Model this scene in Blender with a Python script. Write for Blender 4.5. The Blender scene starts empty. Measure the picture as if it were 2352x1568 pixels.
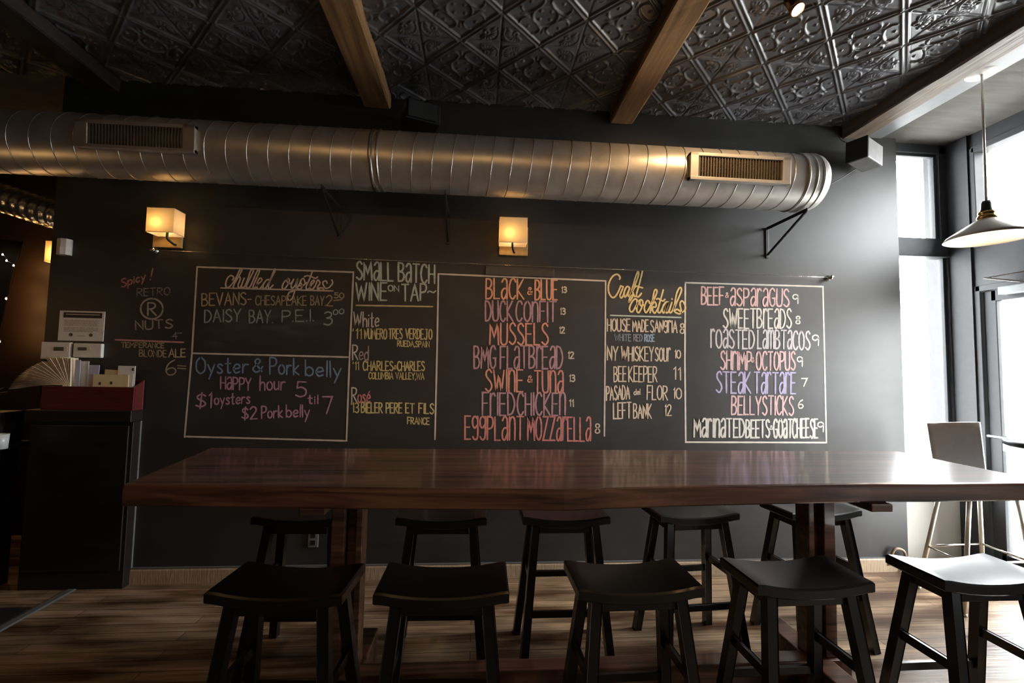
import bpy, bmesh, math, random
import numpy as np
from mathutils import Vector, Matrix
random.seed(7)
SC = bpy.context.scene
COL = SC.collection
# ------------------------------------------------------------------ camera
F_PX, YAW, PITCH, ROLL = 1029.23464, .0767074216, .0573465338, .0193541136
CAM = np.array([0., -3.29, 1.5])
def cam_axes():
    cy, sy, cp, sp = math.cos(YAW), math.sin(YAW), math.cos(PITCH), math.sin(PITCH)
    f = np.array([sy*cp, cy*cp, sp]); r = np.array([cy, -sy, 0.]); u = np.cross(r, f)
    c, s = math.cos(ROLL), math.sin(ROLL)
    return c*r+s*u, -s*r+c*u, f
R_, U_, F_ = cam_axes()
cd = bpy.data.cameras.new('camera'); co = bpy.data.objects.new('camera', cd); COL.objects.link(co)
cd.sensor_width = 36; cd.lens = F_PX/2352*36; cd.clip_start = .02; cd.clip_end = 300
m = Matrix.Identity(4)
for i in range(3):
    m[i][0], m[i][1], m[i][2], m[i][3] = R_[i], U_[i], -F_[i], CAM[i]
co.matrix_world = m
SC.camera = co
# ------------------------------------------------------------------ exposure, sky, lights
SC.view_settings.view_transform = 'Standard'; SC.view_settings.look = 'None'
SC.view_settings.gamma = 1; SC.view_settings.use_curve_mapping = False
SC.view_settings.exposure = 0.0
SKY = 42.0
WARM = (1.0, .56, .22)
w = bpy.data.worlds.new('overcast_sky'); SC.world = w; w.use_nodes = True
bg = w.node_tree.nodes['Background']; bg.inputs[0].default_value = (.95, .985, 1, 1); bg.inputs[1].default_value = SKY
def light(name, kind, loc, energy, color=(1, 1, 1), size=.05, parent=None, aim=None, spot=60, blend=.5):
    l = bpy.data.lights.new(name, kind); l.energy = energy; l.color = color
    if kind == 'AREA': l.size = size
    else: l.shadow_soft_size = size
    if kind == 'SPOT': l.spot_size = math.radians(spot); l.spot_blend = blend
    o = bpy.data.objects.new(name, l); COL.objects.link(o); o.location = loc
    if aim is not None:
        o.rotation_euler = (Vector(aim)-Vector(loc)).to_track_quat('-Z', 'Y').to_euler()
    if parent: o.parent = parent; o.location = Vector(loc)-parent.location
    return o
def portal(loc, aim, sx, sy):
    o = light('window_portal', 'AREA', loc, 1, aim=aim); o.data.shape = 'RECTANGLE'; o.data.size = sx; o.data.size_y = sy
    o.data.cycles.is_portal = True
    return o
# sizes of the room
ZC, XF, XL, YB = 3.487, 3.88, -7.0, -6.5       # tin ceiling, street facade, far side, back of the room
# dim warm ceiling spots of the bar behind the camera (their lamps are out of the picture)
for x, y, z, e in ((-1.6, -3.2, 3.1, 16), (.0, -3.2, 3.1, 16), (1.5, -3.2, 3.1, 14), (-1.2, -5, 2.6, 22), (1.2, -5, 2.6, 26)):
    light('ceiling_spot_light', 'SPOT', (x, y, z), e, WARM, .05, aim=(x*.9, -.3, 1.5 if y > -4 else .9), spot=76 if y > -4 else 60, blend=.8)
light('bar_lamp_light', 'POINT', (-3.55, -.95, 1.85), 3.2, WARM, .06)
portal((XF+.02, -.62, 1.1), (XF-1, -.62, 1.1), .9, 2.0)
portal((XF+.02, -.66, 2.9), (XF-1, -.66, 2.9), 1.05, .65)
portal((XF+.02, -3.6, 1.33), (XF-1, -3.6, 1.33), .72, .8)
portal((3.6, .1, 1.75), (3.6, -1, 1.75), .5, 1.6)
# ------------------------------------------------------------------ helpers
def ray(px, py):
    return (px-1176)/F_PX*R_ - (py-784)/F_PX*U_ + F_
def at_y(px, py, y=0.):                       # a point of a vertical plane parallel to the menu wall
    d = ray(px, py); return Vector(CAM+d*((y-CAM[1])/d[1]))
def at_z(px, py, z):
    d = ray(px, py); return Vector(CAM+d*((z-CAM[2])/d[2]))
def lin(c):
    return tuple(((v/255)/12.92 if v/255 <= .04045 else ((v/255+.055)/1.055)**2.4) for v in c)
def mat(name, color, rough=.5, metal=0., noise=0., scale=(20, 20, 20), bump=0., coat=0., spec=.5, color2=None, detail=4, coords='Object', bscale=None, coat_rough=.1):
    M = bpy.data.materials.new(name); M.use_nodes = True
    nt = M.node_tree; b = nt.nodes['Principled BSDF']
    b.inputs['Roughness'].default_value = rough; b.inputs['Metallic'].default_value = metal
    b.inputs['Base Color'].default_value = (*color, 1); b.inputs['Specular IOR Level'].default_value = spec
    b.inputs['Coat Weight'].default_value = coat; b.inputs['Coat Roughness'].default_value = coat_rough
    if noise or bump:
        tc = nt.nodes.new('ShaderNodeTexCoord'); mp = nt.nodes.new('ShaderNodeMapping'); mp.inputs['Scale'].default_value = scale
        nt.links.new(tc.outputs[coords], mp.inputs[0])
        n = nt.nodes.new('ShaderNodeTexNoise'); n.inputs['Scale'].default_value = 1; n.inputs['Detail'].default_value = detail
        nt.links.new(mp.outputs[0], n.inputs['Vector'])
        if noise:
            r = nt.nodes.new('ShaderNodeValToRGB'); r.color_ramp.elements[0].position = .3; r.color_ramp.elements[1].position = .7
            c2 = color2 or tuple(min(1, v*(1+noise)) for v in color); c1 = color if color2 else tuple(v*(1-noise) for v in color)
            r.color_ramp.elements[0].color = (*c1, 1); r.color_ramp.elements[1].color = (*c2, 1)
            nt.links.new(n.outputs['Fac'], r.inputs[0]); nt.links.new(r.outputs[0], b.inputs['Base Color'])
        if bump:
            bp = nt.nodes.new('ShaderNodeBump'); bp.inputs['Strength'].default_value = bump; bp.inputs['Distance'].default_value = .01
            nt.links.new(n.outputs['Fac'], bp.inputs['Height']); nt.links.new(bp.outputs[0], b.inputs['Normal'])
    return M
def emit(name, color, strength):
    M = bpy.data.materials.new(name); M.use_nodes = True; b = M.node_tree.nodes['Principled BSDF']
    b.inputs['Base Color'].default_value = (*color, 1); b.inputs['Emission Color'].default_value = (*color, 1); b.inputs['Emission Strength'].default_value = strength
    return M
class MB:
    def __init__(s): s.v = []; s.f = []; s.sm = []
    def add(s, v, f, smooth=False):
        o = len(s.v); s.v += [tuple(p) for p in v]; s.f += [tuple(i+o for i in q) for q in f]; s.sm += [smooth]*len(f); return s
    def box(s, x0, x1, y0, y1, z0, z1, M=None, b=0.):
        x0, x1 = sorted((x0, x1)); y0, y1 = sorted((y0, y1)); z0, z1 = sorted((z0, z1))
        bm = bmesh.new(); bmesh.ops.create_cube(bm, size=1)
        for v in bm.verts: v.co = Vector(((x0+x1)/2+v.co.x*(x1-x0), (y0+y1)/2+v.co.y*(y1-y0), (z0+z1)/2+v.co.z*(z1-z0)))
        if b: bmesh.ops.bevel(bm, geom=bm.edges[:], offset=min(b, (x1-x0)*.45, (y1-y0)*.45, (z1-z0)*.45), segments=2, affect='EDGES', profile=.5)
        return s.bm(bm, M)
    def bm(s, bm, M=None, smooth=False):
        bm.verts.index_update()
        v = [(M @ x.co if M else x.co) for x in bm.verts]; f = [[x.index for x in q.verts] for q in bm.faces]; bm.free()
        return s.add(v, f, smooth)
    def bar(s, p, q, w, d, up=(0, 0, 1), b=.003, w2=None, d2=None):   # square bar between two points
        p, q = Vector(p), Vector(q); z = (q-p).normalized(); x = Vector(up).cross(z)
        if x.length < 1e-4: x = Vector((1, 0, 0))
        x.normalize(); y = z.cross(x); w2 = w2 or w; d2 = d2 or d
        bm = bmesh.new(); bmesh.ops.create_cube(bm, size=1)
        for v in bm.verts:
            t = v.co.z+.5; c = v.co.copy()
            v.co = p.lerp(q, t)+x*(c.x*(w+(w2-w)*t))+y*(c.y*(d+(d2-d)*t))
        if b: bmesh.ops.bevel(bm, geom=bm.edges[:], offset=b, segments=2, affect='EDGES', profile=.5)
        return s.bm(bm)
    def tube(s, pts, r, n=10, closed=False, caps=True):
        pts = [Vector(p) for p in pts]; N = len(pts); rings = []; a = None
        for i, p in enumerate(pts):
            t = (pts[(i+1) % N]-pts[i-1]) if closed or 0 < i < N-1 else (pts[1]-pts[0] if i == 0 else pts[-1]-pts[-2])
            t.normalize()
            if a is None: a = t.orthogonal().normalized()
            a = (a-t*a.dot(t)); a = a.normalized() if a.length > 1e-6 else t.orthogonal().normalized()
            b = t.cross(a); rr = r[i] if isinstance(r, (list, tuple)) else r
            rings.append([p+(a*math.cos(k*2*math.pi/n)+b*math.sin(k*2*math.pi/n))*rr for k in range(n)])
        f = []
        for i in range(N if closed else N-1):
            j = (i+1) % N
            f += [(i*n+k, i*n+(k+1) % n, j*n+(k+1) % n, j*n+k) for k in range(n)]
        s.add([p for q in rings for p in q], f, True)
        if caps and not closed:
            o = len(s.v)-N*n; s.f += [tuple(o+k for k in range(n))[::-1], tuple(o+(N-1)*n+k for k in range(n))]; s.sm += [False]*2
        return s
    def lathe(s, prof, n=32, M=None, smooth=True):
        v = [Vector((r*math.cos(k*2*math.pi/n), r*math.sin(k*2*math.pi/n), z)) for r, z in prof for k in range(n)]
        if M: v = [M @ p for p in v]
        f = [(i*n+k, i*n+(k+1) % n, (i+1)*n+(k+1) % n, (i+1)*n+k) for i in range(len(prof)-1) for k in range(n)]
        return s.add(v, f, smooth)
    def prism(s, poly, axis, a, b):           # polygon in the two other axes, extruded along axis
        n = len(poly); mk = {'x': lambda t, p: (t, p[0], p[1]), 'y': lambda t, p: (p[0], t, p[1]), 'z': lambda t, p: (p[0], p[1], t)}[axis]
        v = [mk(a, p) for p in poly]+[mk(b, p) for p in poly]
        return s.add(v, [tuple(range(n))[::-1], tuple(range(n, 2*n))]+[(i, (i+1) % n, n+(i+1) % n, n+i) for i in range(n)])
    def build(s, name, material, parent=None, origin=None):
        me = bpy.data.meshes.new(name)
        off = parent_world(parent) if parent else Vector(origin or (0, 0, 0))
        me.from_pydata([tuple(Vector(p)-off) for p in s.v], [], s.f)
        me.polygons.foreach_set('use_smooth', s.sm)
        bm = bmesh.new(); bm.from_mesh(me); bmesh.ops.recalc_face_normals(bm, faces=bm.faces[:]); bm.to_mesh(me); bm.free()
        me.materials.append(material); o = bpy.data.objects.new(name, me); COL.objects.link(o)
        if parent: o.parent = parent
        else: o.location = off
        return o
def parent_world(p):
    v = Vector((0, 0, 0))
    while p: v += p.location; p = p.parent
    return v
def tag(o, label=None, cat=None, group=None, kind=None):
    if label: o['label'] = label
    if cat: o['category'] = cat
    if group: o['group'] = group
    if kind: o['kind'] = kind
    return o
def thing(name, label, cat, loc=(0, 0, 0), group=None):
    o = bpy.data.objects.new(name, None); COL.objects.link(o); o.location = loc; o.empty_display_size = .1
    return tag(o, label, cat, group)
def struct(name, mb, m): return tag(mb.build(name, m), kind='structure')
def dup(o, parent=None):
    c = o.copy(); COL.objects.link(c); c.parent = parent
    for ch in list(o.children): dup(ch, c)
    return c
def spline(pts, k=6, closed=False):
    P = [np.array(p, float) for p in pts]; n = len(P); out = []
    for i in range(n if closed else n-1):
        g = lambda j: P[j % n] if closed else P[min(max(j, 0), n-1)]
        a, b, c, d = g(i-1), g(i), g(i+1), g(i+2)
        for t in np.arange(k)/k:
            out.append(.5*((2*b)+(-a+c)*t+(2*a-5*b+4*c-d)*t*t+(-a+3*b-3*c+d)*t**3))
    out.append(P[0] if closed else P[-1])
    return out
# ------------------------------------------------------------------ materials
M_WALL = mat('chalkboard_paint', (.030, .0287, .0272), .52, noise=.22, scale=(2.2, 2.2, 3.5), bump=.02, detail=8)
M_DARK = mat('dark_painted_wall', (.022, .019, .017), .6, noise=.2, scale=(3, 3, 3))
M_MAROON = mat('dark_maroon_wall', (.022, .010, .006), .6, noise=.2, scale=(3, 3, 3))
M_TIN = mat('black_tin', (.105, .105, .114), .27, metal=.0, spec=.7, noise=.15, scale=(6, 6, 6))
M_PLASTER = mat('grey_textured_plaster', (.075, .071, .063), .8, noise=.12, spec=.1, scale=(3, 16, 10), bump=.5, detail=5)
M_TRIMGREY = mat('grey_painted_trim', (.12, .125, .13), .5, noise=.05)
M_BEAM = mat('rough_sawn_beam', (.13, .063, .022), .7, noise=1, color2=(.29, .155, .055), scale=(26, 1.6, 26), bump=.35, detail=6)
M_BEAM2 = mat('dark_oak_beam', (.075, .045, .028), .6, noise=1, color2=(.13, .09, .06), scale=(30, 2, 30), bump=.5, detail=6)
M_FRAME = mat('black_window_frame', (.030, .030, .032), .55, noise=.1, spec=.18)
M_CREAM = mat('cream_sill_wall', (.50, .48, .43), .6, noise=.05, scale=(5, 5, 5))
M_BASE = mat('worn_baseboard', (.40, .30, .20), .55, noise=.22, scale=(90, 1, 14), bump=.2)
M_BLACK = mat('black_lacquered_wood', (.0045, .0042, .004), .32, noise=.25, scale=(9, 40, 40), bump=.02, coat=.15)
M_IRON = mat('black_iron', (.012, .012, .013), .45, noise=.1)
M_STEEL = mat('galvanised_steel', (.68, .66, .62), .38, metal=.72, noise=.12, scale=(9, 9, 9), bump=.015, detail=3)
M_STEEL2 = mat('seam_steel', (.62, .60, .56), .3, metal=1, noise=.05)
M_VENT = mat('grey_vent_frame', (.55, .53, .49), .45, metal=.5, noise=.06)
M_VENTDK = mat('dark_vent_blade', (.11, .085, .06), .5, metal=.4, noise=.1)
M_CHROME = mat('chrome', (.80, .79, .76), .18, metal=1, noise=.03)
M_FLEX = mat('crinkled_foil', (.55, .54, .52), .25, metal=1, noise=.15, scale=(25, 25, 25), bump=.5)
M_WHITE = mat('white_plastic', (.78, .75, .70), .45, noise=.04)
M_PAPER = mat('cream_paper', (.74, .60, .42), .8, noise=.08, scale=(30, 30, 30))
M_PAPER2 = mat('white_card', (.80, .77, .72), .7, noise=.04)
M_PAPER3 = mat('buff_card', (.76, .60, .34), .7, noise=.06)
M_LILAC = mat('lilac_card', (.55, .54, .68), .7, noise=.04)
M_INK = mat('black_ink', (.03, .025, .02), .7, noise=.1)
M_GREYINK = mat('grey_print', (.36, .30, .25), .7, noise=.1)
M_REDWOOD = mat('red_stained_wood', (.095, .015, .014), .30, noise=.35, scale=(4, 60, 60), coat=.3)
M_CAB = mat('black_brown_panel', (.010, .0065, .006), .45, noise=.3, scale=(3, 3, 30))
M_EDGE = mat('grey_edge_trim', (.13, .14, .14), .45, noise=.1)
M_BRASS = mat('brass', (.72, .45, .14), .25, metal=1, noise=.06)
M_GREYPL = mat('grey_speaker_plastic', (.17, .165, .165), .6, noise=.08)
M_GRILLE = mat('black_speaker_grille', (.010, .010, .010), .7, noise=.1)
M_BULB = emit('lamp_filament_glow', (1, .72, .38), 14)
M_BULBW = emit('spot_lamp_glow', (1, .86, .62), 40)
M_TINY = emit('fairy_bulb_glow', (1, .66, .40), 90)
M_CLOTH = mat('black_drape', (.006, .005, .005), .9, noise=.3)
M_LEAF = mat('leaf_green', (.10, .20, .03), .5, noise=.3)
M_POT = mat('terracotta_pot', (.16, .07, .035), .7, noise=.2)
M_NAVY = mat('navy_cloth', (.035, .035, .075), .9, noise=.2)
def floor_mat():
    M = bpy.data.materials.new('worn_wood_planks'); M.use_nodes = True; nt = M.node_tree; b = nt.nodes['Principled BSDF']; L = nt.links.new
    tc = nt.nodes.new('ShaderNodeTexCoord')
    br = nt.nodes.new('ShaderNodeTexBrick'); br.inputs['Scale'].default_value = 1; br.inputs['Brick Width'].default_value = 1.15; br.inputs['Row Height'].default_value = .083
    br.inputs['Mortar Size'].default_value = .0022; br.inputs['Mortar Smooth'].default_value = .2; br.offset = .37
    br.inputs['Color1'].default_value = (.62, .62, .62, 1); br.inputs['Color2'].default_value = (1.1, 1.1, 1.1, 1); br.inputs['Mortar'].default_value = (.16, .12, .1, 1)
    L(tc.outputs['Object'], br.inputs['Vector'])
    def nz(sc, det, lo, hi):
        mp = nt.nodes.new('ShaderNodeMapping'); mp.inputs['Scale'].default_value = sc; L(tc.outputs['Object'], mp.inputs[0])
        n = nt.nodes.new('ShaderNodeTexNoise'); n.inputs['Scale'].default_value = 1; n.inputs['Detail'].default_value = det; L(mp.outputs[0], n.inputs['Vector'])
        r = nt.nodes.new('ShaderNodeMapRange'); r.inputs['From Min'].default_value = lo; r.inputs['From Max'].default_value = hi; L(n.outputs['Fac'], r.inputs[0]); return r.outputs[0]
    grain = nz((2.2, 62, 1), 6, .3, .7); wear = nz((1.5, 7.0, 1), 5, .38, .66)
    mx = nt.nodes.new('ShaderNodeMix'); mx.data_type = 'RGBA'; mx.inputs[6].default_value = (.115, .060, .031, 1); mx.inputs[7].default_value = (.52, .375, .245, 1); L(wear, mx.inputs[0])
    m2 = nt.nodes.new('ShaderNodeMix'); m2.data_type = 'RGBA'; m2.blend_type = 'MULTIPLY'; m2.inputs[0].default_value = 1; L(mx.outputs[2], m2.inputs[6]); L(br.outputs['Color'], m2.inputs[7])
    m3 = nt.nodes.new('ShaderNodeMix'); m3.data_type = 'RGBA'; m3.blend_type = 'MULTIPLY'; m3.inputs[0].default_value = .65; L(m2.outputs[2], m3.inputs[6])
    cr = nt.nodes.new('ShaderNodeValToRGB'); cr.color_ramp.elements[0].color = (.3, .26, .22, 1); cr.color_ramp.elements[1].color = (1.25, 1.2, 1.1, 1); L(grain, cr.inputs[0]); L(cr.outputs[0], m3.inputs[7])
    L(m3.outputs[2], b.inputs['Base Color'])
    rr = nt.nodes.new('ShaderNodeMapRange'); rr.inputs['To Min'].default_value = .32; rr.inputs['To Max'].default_value = .6; L(wear, rr.inputs[0]); L(rr.outputs[0], b.inputs['Roughness'])
    bp = nt.nodes.new('ShaderNodeBump'); bp.inputs['Strength'].default_value = .25; bp.inputs['Distance'].default_value = .004; L(grain, bp.inputs['Height']); L(bp.outputs[0], b.inputs['Normal'])
    return M
def table_mat():
    M = bpy.data.materials.new('polished_red_brown_wood'); M.use_nodes = True; nt = M.node_tree; b = nt.nodes['Principled BSDF']; L = nt.links.new
    tc = nt.nodes.new('ShaderNodeTexCoord')
    mp = nt.nodes.new('ShaderNodeMapping'); mp.inputs['Scale'].default_value = (1.6, 34, 34); L(tc.outputs['Object'], mp.inputs[0])
    n = nt.nodes.new('ShaderNodeTexNoise'); n.inputs['Scale'].default_value = 1; n.inputs['Detail'].default_value = 7; n.inputs['Distortion'].default_value = .6; L(mp.outputs[0], n.inputs['Vector'])
    r = nt.nodes.new('ShaderNodeValToRGB'); e = r.color_ramp.elements; e[0].position = .32; e[1].position = .7; e[0].color = (.026, .012, .008, 1); e[1].color = (.17, .075, .043, 1)
    L(n.outputs['Fac'], r.inputs[0]); L(r.outputs[0], b.inputs['Base Color'])
    b.inputs['Roughness'].default_value = .30; b.inputs['Coat Weight'].default_value = .55; b.inputs['Coat Roughness'].default_value = .10
    bp = nt.nodes.new('ShaderNodeBump'); bp.inputs['Strength'].default_value = .12; bp.inputs['Distance'].default_value = .003; L(n.outputs['Fac'], bp.inputs['Height']); L(bp.outputs[0], b.inputs['Normal'])
    return M
def glass_mat():
    M = bpy.data.materials.new('window_glass'); M.use_nodes = True; nt = M.node_tree; L = nt.links.new
    for n in list(nt.nodes): nt.nodes.remove(n)
    o = nt.nodes.new('ShaderNodeOutputMaterial'); t = nt.nodes.new('ShaderNodeBsdfTransparent'); g = nt.nodes.new('ShaderNodeBsdfGlossy'); g.inputs['Roughness'].default_value = .02
    f = nt.nodes.new('ShaderNodeFresnel'); f.inputs[0].default_value = 1.25; x = nt.nodes.new('ShaderNodeMixShader')
    L(f.outputs[0], x.inputs[0]); L(t.outputs[0], x.inputs[1]); L(g.outputs[0], x.inputs[2]); L(x.outputs[0], o.inputs[0])
    return M
def shade_mat():
    M = bpy.data.materials.new('parchment_shade'); M.use_nodes = True; nt = M.node_tree; L = nt.links.new
    for n in list(nt.nodes): nt.nodes.remove(n)
    o = nt.nodes.new('ShaderNodeOutputMaterial'); d = nt.nodes.new('ShaderNodeBsdfDiffuse'); t = nt.nodes.new('ShaderNodeBsdfTranslucent'); x = nt.nodes.new('ShaderNodeMixShader')
    d.inputs[0].default_value = (.86, .76, .62, 1); t.inputs[0].default_value = (.85, .66, .36, 1); x.inputs[0].default_value = .42
    L(d.outputs[0], x.inputs[1]); L(t.outputs[0], x.inputs[2]); L(x.outputs[0], o.inputs[0])
    return M
M_FLOOR, M_TABLE, M_GLASS, M_SHADE = floor_mat(), table_mat(), glass_mat(), shade_mat()
# ------------------------------------------------------------------ structure
XW0, XW1, YR = -2.947, 3.345, .9             # ends of the menu wall, plane of the recess behind its far end
struct('floor', MB().box(XL, XF+.1, YB, YR+.3, -.1, 0), M_FLOOR)
WALL = struct('wall_back', MB().box(XW0, XW1, 0, .16, 0, ZC+.1), M_WALL)
struct('wall_recess', MB().box(XL, XW0+1.5, YR, YR+.15, 0, ZC+.1).box(XW0+1.35, XW0+1.5, .16, YR, 0, ZC+.1), M_MAROON)  # second box is an unseen end piece, added to keep outside light out
struct('wall_left', MB().box(XL-.15, XL, YB, YR+.15, 0, ZC+.1), M_DARK)
struct('wall_front', MB().box(XL, XF, YB-.15, YB, 0, ZC+.1), M_DARK)
bb = MB()
bb.prism([(0, 0), (-.018, 0), (-.018, .088), (-.012, .1), (0, .1)], 'x', XW0+.66, XW1)
struct('baseboard_back', bb, M_BASE)
tag(MB().box(XW0+.66, XW1, -.016, 0, .1, .106).build('trim_1', M_TRIMGREY), kind='structure')
# tin ceiling: pressed tiles in relief
def ceiling():
    S, n = .485, 88
    x0, nx = .097-.485*9, 15; ytop, ny = 0.0, 5
    y_edge = -.17
    def tile_h(u, v):
        h = np.zeros_like(u)
        ridge = lambda d, w_: np.clip(1-(d/w_)**2, 0, 1)
        dd = (np.abs(u)+np.abs(v)-.5)/math.sqrt(2)
        for off in (-.026, .026): h = np.maximum(h, 1.0*ridge(dd-off, .017))
        h = np.maximum(h, .55*ridge(dd, .05)*.6)
        r = np.hypot(u, v)
        h = np.maximum(h, .8*ridge(r-.15, .02))
        for a in range(4):
            ca, sa = math.cos(a*math.pi/2), math.sin(a*math.pi/2)
            p, q = u*ca+v*sa, -u*sa+v*ca
            for sgn in (1, -1):
                pts = spline([(.115, .095*sgn), (.165, .060*sgn), (.205, .038*sgn), (.25, .048*sgn), (.285, .085*sgn), (.29, .125*sgn)], 4)
                for i in range(len(pts)-1):
                    A, B = pts[i], pts[i+1]; t = np.clip(((p-A[0])*(B[0]-A[0])+(q-A[1])*(B[1]-A[1]))/((B-A)@(B-A)), 0, 1)
                    d = np.hypot(p-A[0]-t*(B[0]-A[0]), q-A[1]-t*(B[1]-A[1])); h = np.maximum(h, .95*ridge(d, .019-.009*i/len(pts)))
            d = np.hypot((p-.255)*.45, q); h = np.maximum(h, .8*ridge(d, .022))
            d = np.hypot((p-.062), (q-.062)); h = np.maximum(h, .9*ridge(d, .021))
            d = np.hypot((p-.185), (q-.185)); h = np.maximum(h, .9*ridge(d, .021))
            # shell fan in the corner
            s_, t_ = (p+q)/math.sqrt(2), (q-p)/math.sqrt(2)
            rs = np.hypot(s_-.455, t_); ang = np.arctan2(t_, s_-.455)
            fan = (np.abs(ang) < 1.5)*ridge(rs-.085, .055)*(.35+.65*np.cos(ang*9)**2)
            h = np.maximum(h, .9*fan); h = np.maximum(h, .8*ridge(rs-.028, .014))
            h = np.maximum(h, .7*ridge(rs-.15, .012)*(np.abs(ang) < 1.25))
        seam = np.minimum(.5-np.abs(u), .5-np.abs(v)); 
        h = h-.5*ridge(.5-np.abs(u), .012)+.6*ridge(.5-np.abs(v)-.012, .012)
        return h*.012
    xs = x0+np.arange(nx*n+1)*S/n
    xs = xs[xs < 2.95]
    SY = .478
    ys = y_edge+SY-np.arange((ny+1)*n+1)*SY/n
    ys = ys[ys <= 0.0]; ys = np.concatenate([[0.0], ys])
    X, Y = np.meshgrid(xs, ys)
    u = ((X-.097)/S) % 1-.5; v = ((Y-y_edge)/SY) % 1-.5
    Z = ZC-tile_h(u, v)
    ny_, nx_ = X.shape
    idx = np.arange(nx_*ny_).reshape(ny_, nx_)
    q = np.stack([idx[:-1, :-1], idx[:-1, 1:], idx[1:, 1:], idx[1:, :-1]], -1).reshape(-1, 4)
    V = np.stack([X, Y, Z], -1).reshape(-1, 3)
    ext = []; F2 = []
    def rect(a0, a1, b0, b1):
        o = len(V)+len(ext); ext.extend([(a0, b0, ZC), (a1, b0, ZC), (a1, b1, ZC), (a0, b1, ZC)]); F2.append((o, o+1, o+2, o+3))
    rect(XL, xs[0], YB, YR+.1); rect(xs[0], XF, YB, ys[-1]); rect(xs[0], XW0+1.5, 0, YR+.1)
    rect(XL-.1, XF+.2, YR+.2, YB-.1)
    ext[-4:] = [(a, b, ZC+.12) for a, b, _ in ext[-4:]]
    V = np.concatenate([V, np.array(ext)]); 
    me = bpy.data.meshes.new('ceiling'); nf = len(q)+len(F2)
    me.vertices.add(len(V)); me.vertices.foreach_set('co', V.ravel())
    loops = np.concatenate([q.ravel(), np.array(F2).ravel()])
    me.loops.add(len(loops)); me.loops.foreach_set('vertex_index', loops)
    me.polygons.add(nf); me.polygons.foreach_set('loop_start', np.arange(nf)*4); me.polygons.foreach_set('loop_total', np.full(nf, 4))
    me.polygons.foreach_set('use_smooth', np.ones(nf, bool)); me.update(); me.validate()
    me.materials.append(M_TIN); o = bpy.data.objects.new('ceiling', me); COL.objects.link(o); tag(o, kind='structure')
ceiling()
ZP = 3.415                                    # lower plastered ceiling of the entrance bay
struct('ceiling_entrance', MB().box(2.95, XF, YB, .12, ZP, ZP+.06), M_PLASTER)
struct('trim_2', MB().box(3.05, 3.20, YB, -.02, ZP-.02, ZP), M_TRIMGREY)
ZB = ZC-.10
def beam(name, x0, x1, y0, y1, z0, z1, mt, seed, ylen=8.):
    rnd = random.Random(seed); n = 40; mb = MB(); v = []
    for i in range(n+1):
        y = y1+(y0-y1)*i/n; j = lambda: rnd.uniform(-.004, .004)
        c = .010
        v += [(x0+j(), y, z1), (x0+j(), y, z0+c), (x0+c, y, z0+j()), (x1-c, y, z0+j()), (x1+j(), y, z0+c), (x1+j(), y, z1)]
    f = [(i*6+k, i*6+(k+1) % 6, i*6+6+(k+1) % 6, i*6+6+k) for i in range(n) for k in range(6)]+[tuple(range(6)), tuple(n*6+k for k in range(6))[::-1]]
    mb.add(v, f); return struct(name, mb, mt)
beam('ceiling_beam', -.875, -.68, -6, -.02, ZB, ZC+.02, M_BEAM, 1)
beam('ceiling_beam', .97, 1.15, -6, -.02, ZB, ZC+.02, M_BEAM, 2)
beam('ceiling_beam', 2.885, 3.06, -6, -.002, ZB, ZC+.02, M_BEAM2, 3)
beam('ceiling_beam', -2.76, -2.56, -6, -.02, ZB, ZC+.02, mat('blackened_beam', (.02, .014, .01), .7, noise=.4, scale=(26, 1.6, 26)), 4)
# window in line with the menu wall: knee wall, frame, two panes
YW = .08
def win(name, frames, panes, M=M_FRAME):
    r = bpy.data.objects.new(name, None); COL.objects.link(r); tag(r, kind='structure')
    mb = MB()
    for b in frames: mb.box(*b, b=.004)
    mb.build('window_frame', M, r)
    for b in panes: MB().box(*b).build('pane', M_GLASS, r)
    return r
struct('wall_sill', MB().box(XW1-.02, XF, YW-.03, YW+.12, 0, .62), M_CREAM)
win('window_1', [(XW1, XF, YW-.02, YW+.07, 3.34, 3.47), (XW1, XF, YW-.03, YW+.07, 2.47, 2.62), (3.785, XF, YW-.02, YW+.07, 2.6, 3.4), (3.84, XF, YW-.02, YW+.07, .62, 2.5), (XW1, XF, YW-.04, YW+.09, .60, .66), (XW1, 3.80, YW, YW+.04, 3.32, 3.345), (3.76, 3.79, YW, YW+.04, 2.61, 3.34), (3.815, 3.84, YW, YW+.04, .66, 2.47)],
    [(XW1, 3.79, YW+.02, YW+.026, 2.61, 3.34), (XW1, 3.845, YW+.02, YW+.026, .65, 2.48)])
# street facade: corner post, door with transom, wide window, solid wall
fr = MB().box(XF-.03, XF+.16, -.10, YW+.17, 0, ZC+.1).box(XF-.01, XF+.16, YB, -.10, 3.30, ZC+.1).box(XF-.015, XF+.16, -1.22, -.1, 2.20, 2.53)
fr.box(XF, XF+.16, -1.42, -1.2, 0, 3.31).box(XF, XF+.16, -3.2, -1.42, 0, 3.31).box(XF, XF+.16, -4.0, -3.2, 0, .9).box(XF, XF+.16, -4.0, -3.2, 1.75, 3.31).box(XF, XF+.16, YB, -4.0, 0, 3.31)
struct('wall_right', fr, M_FRAME)
win('window_2', [(XF-.02, XF+.1, -.142, -.10, 2.52, 3.3), (XF-.02, XF+.1, -1.22, -1.17, 2.52, 3.3), (XF-.02, XF+.1, -1.2, -.12, 3.26, 3.31), (XF-.03, XF+.1, -1.2, -.12, 2.50, 2.545)], [(XF+.05, XF+.056, -1.18, -.13, 2.53, 3.28)])
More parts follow.
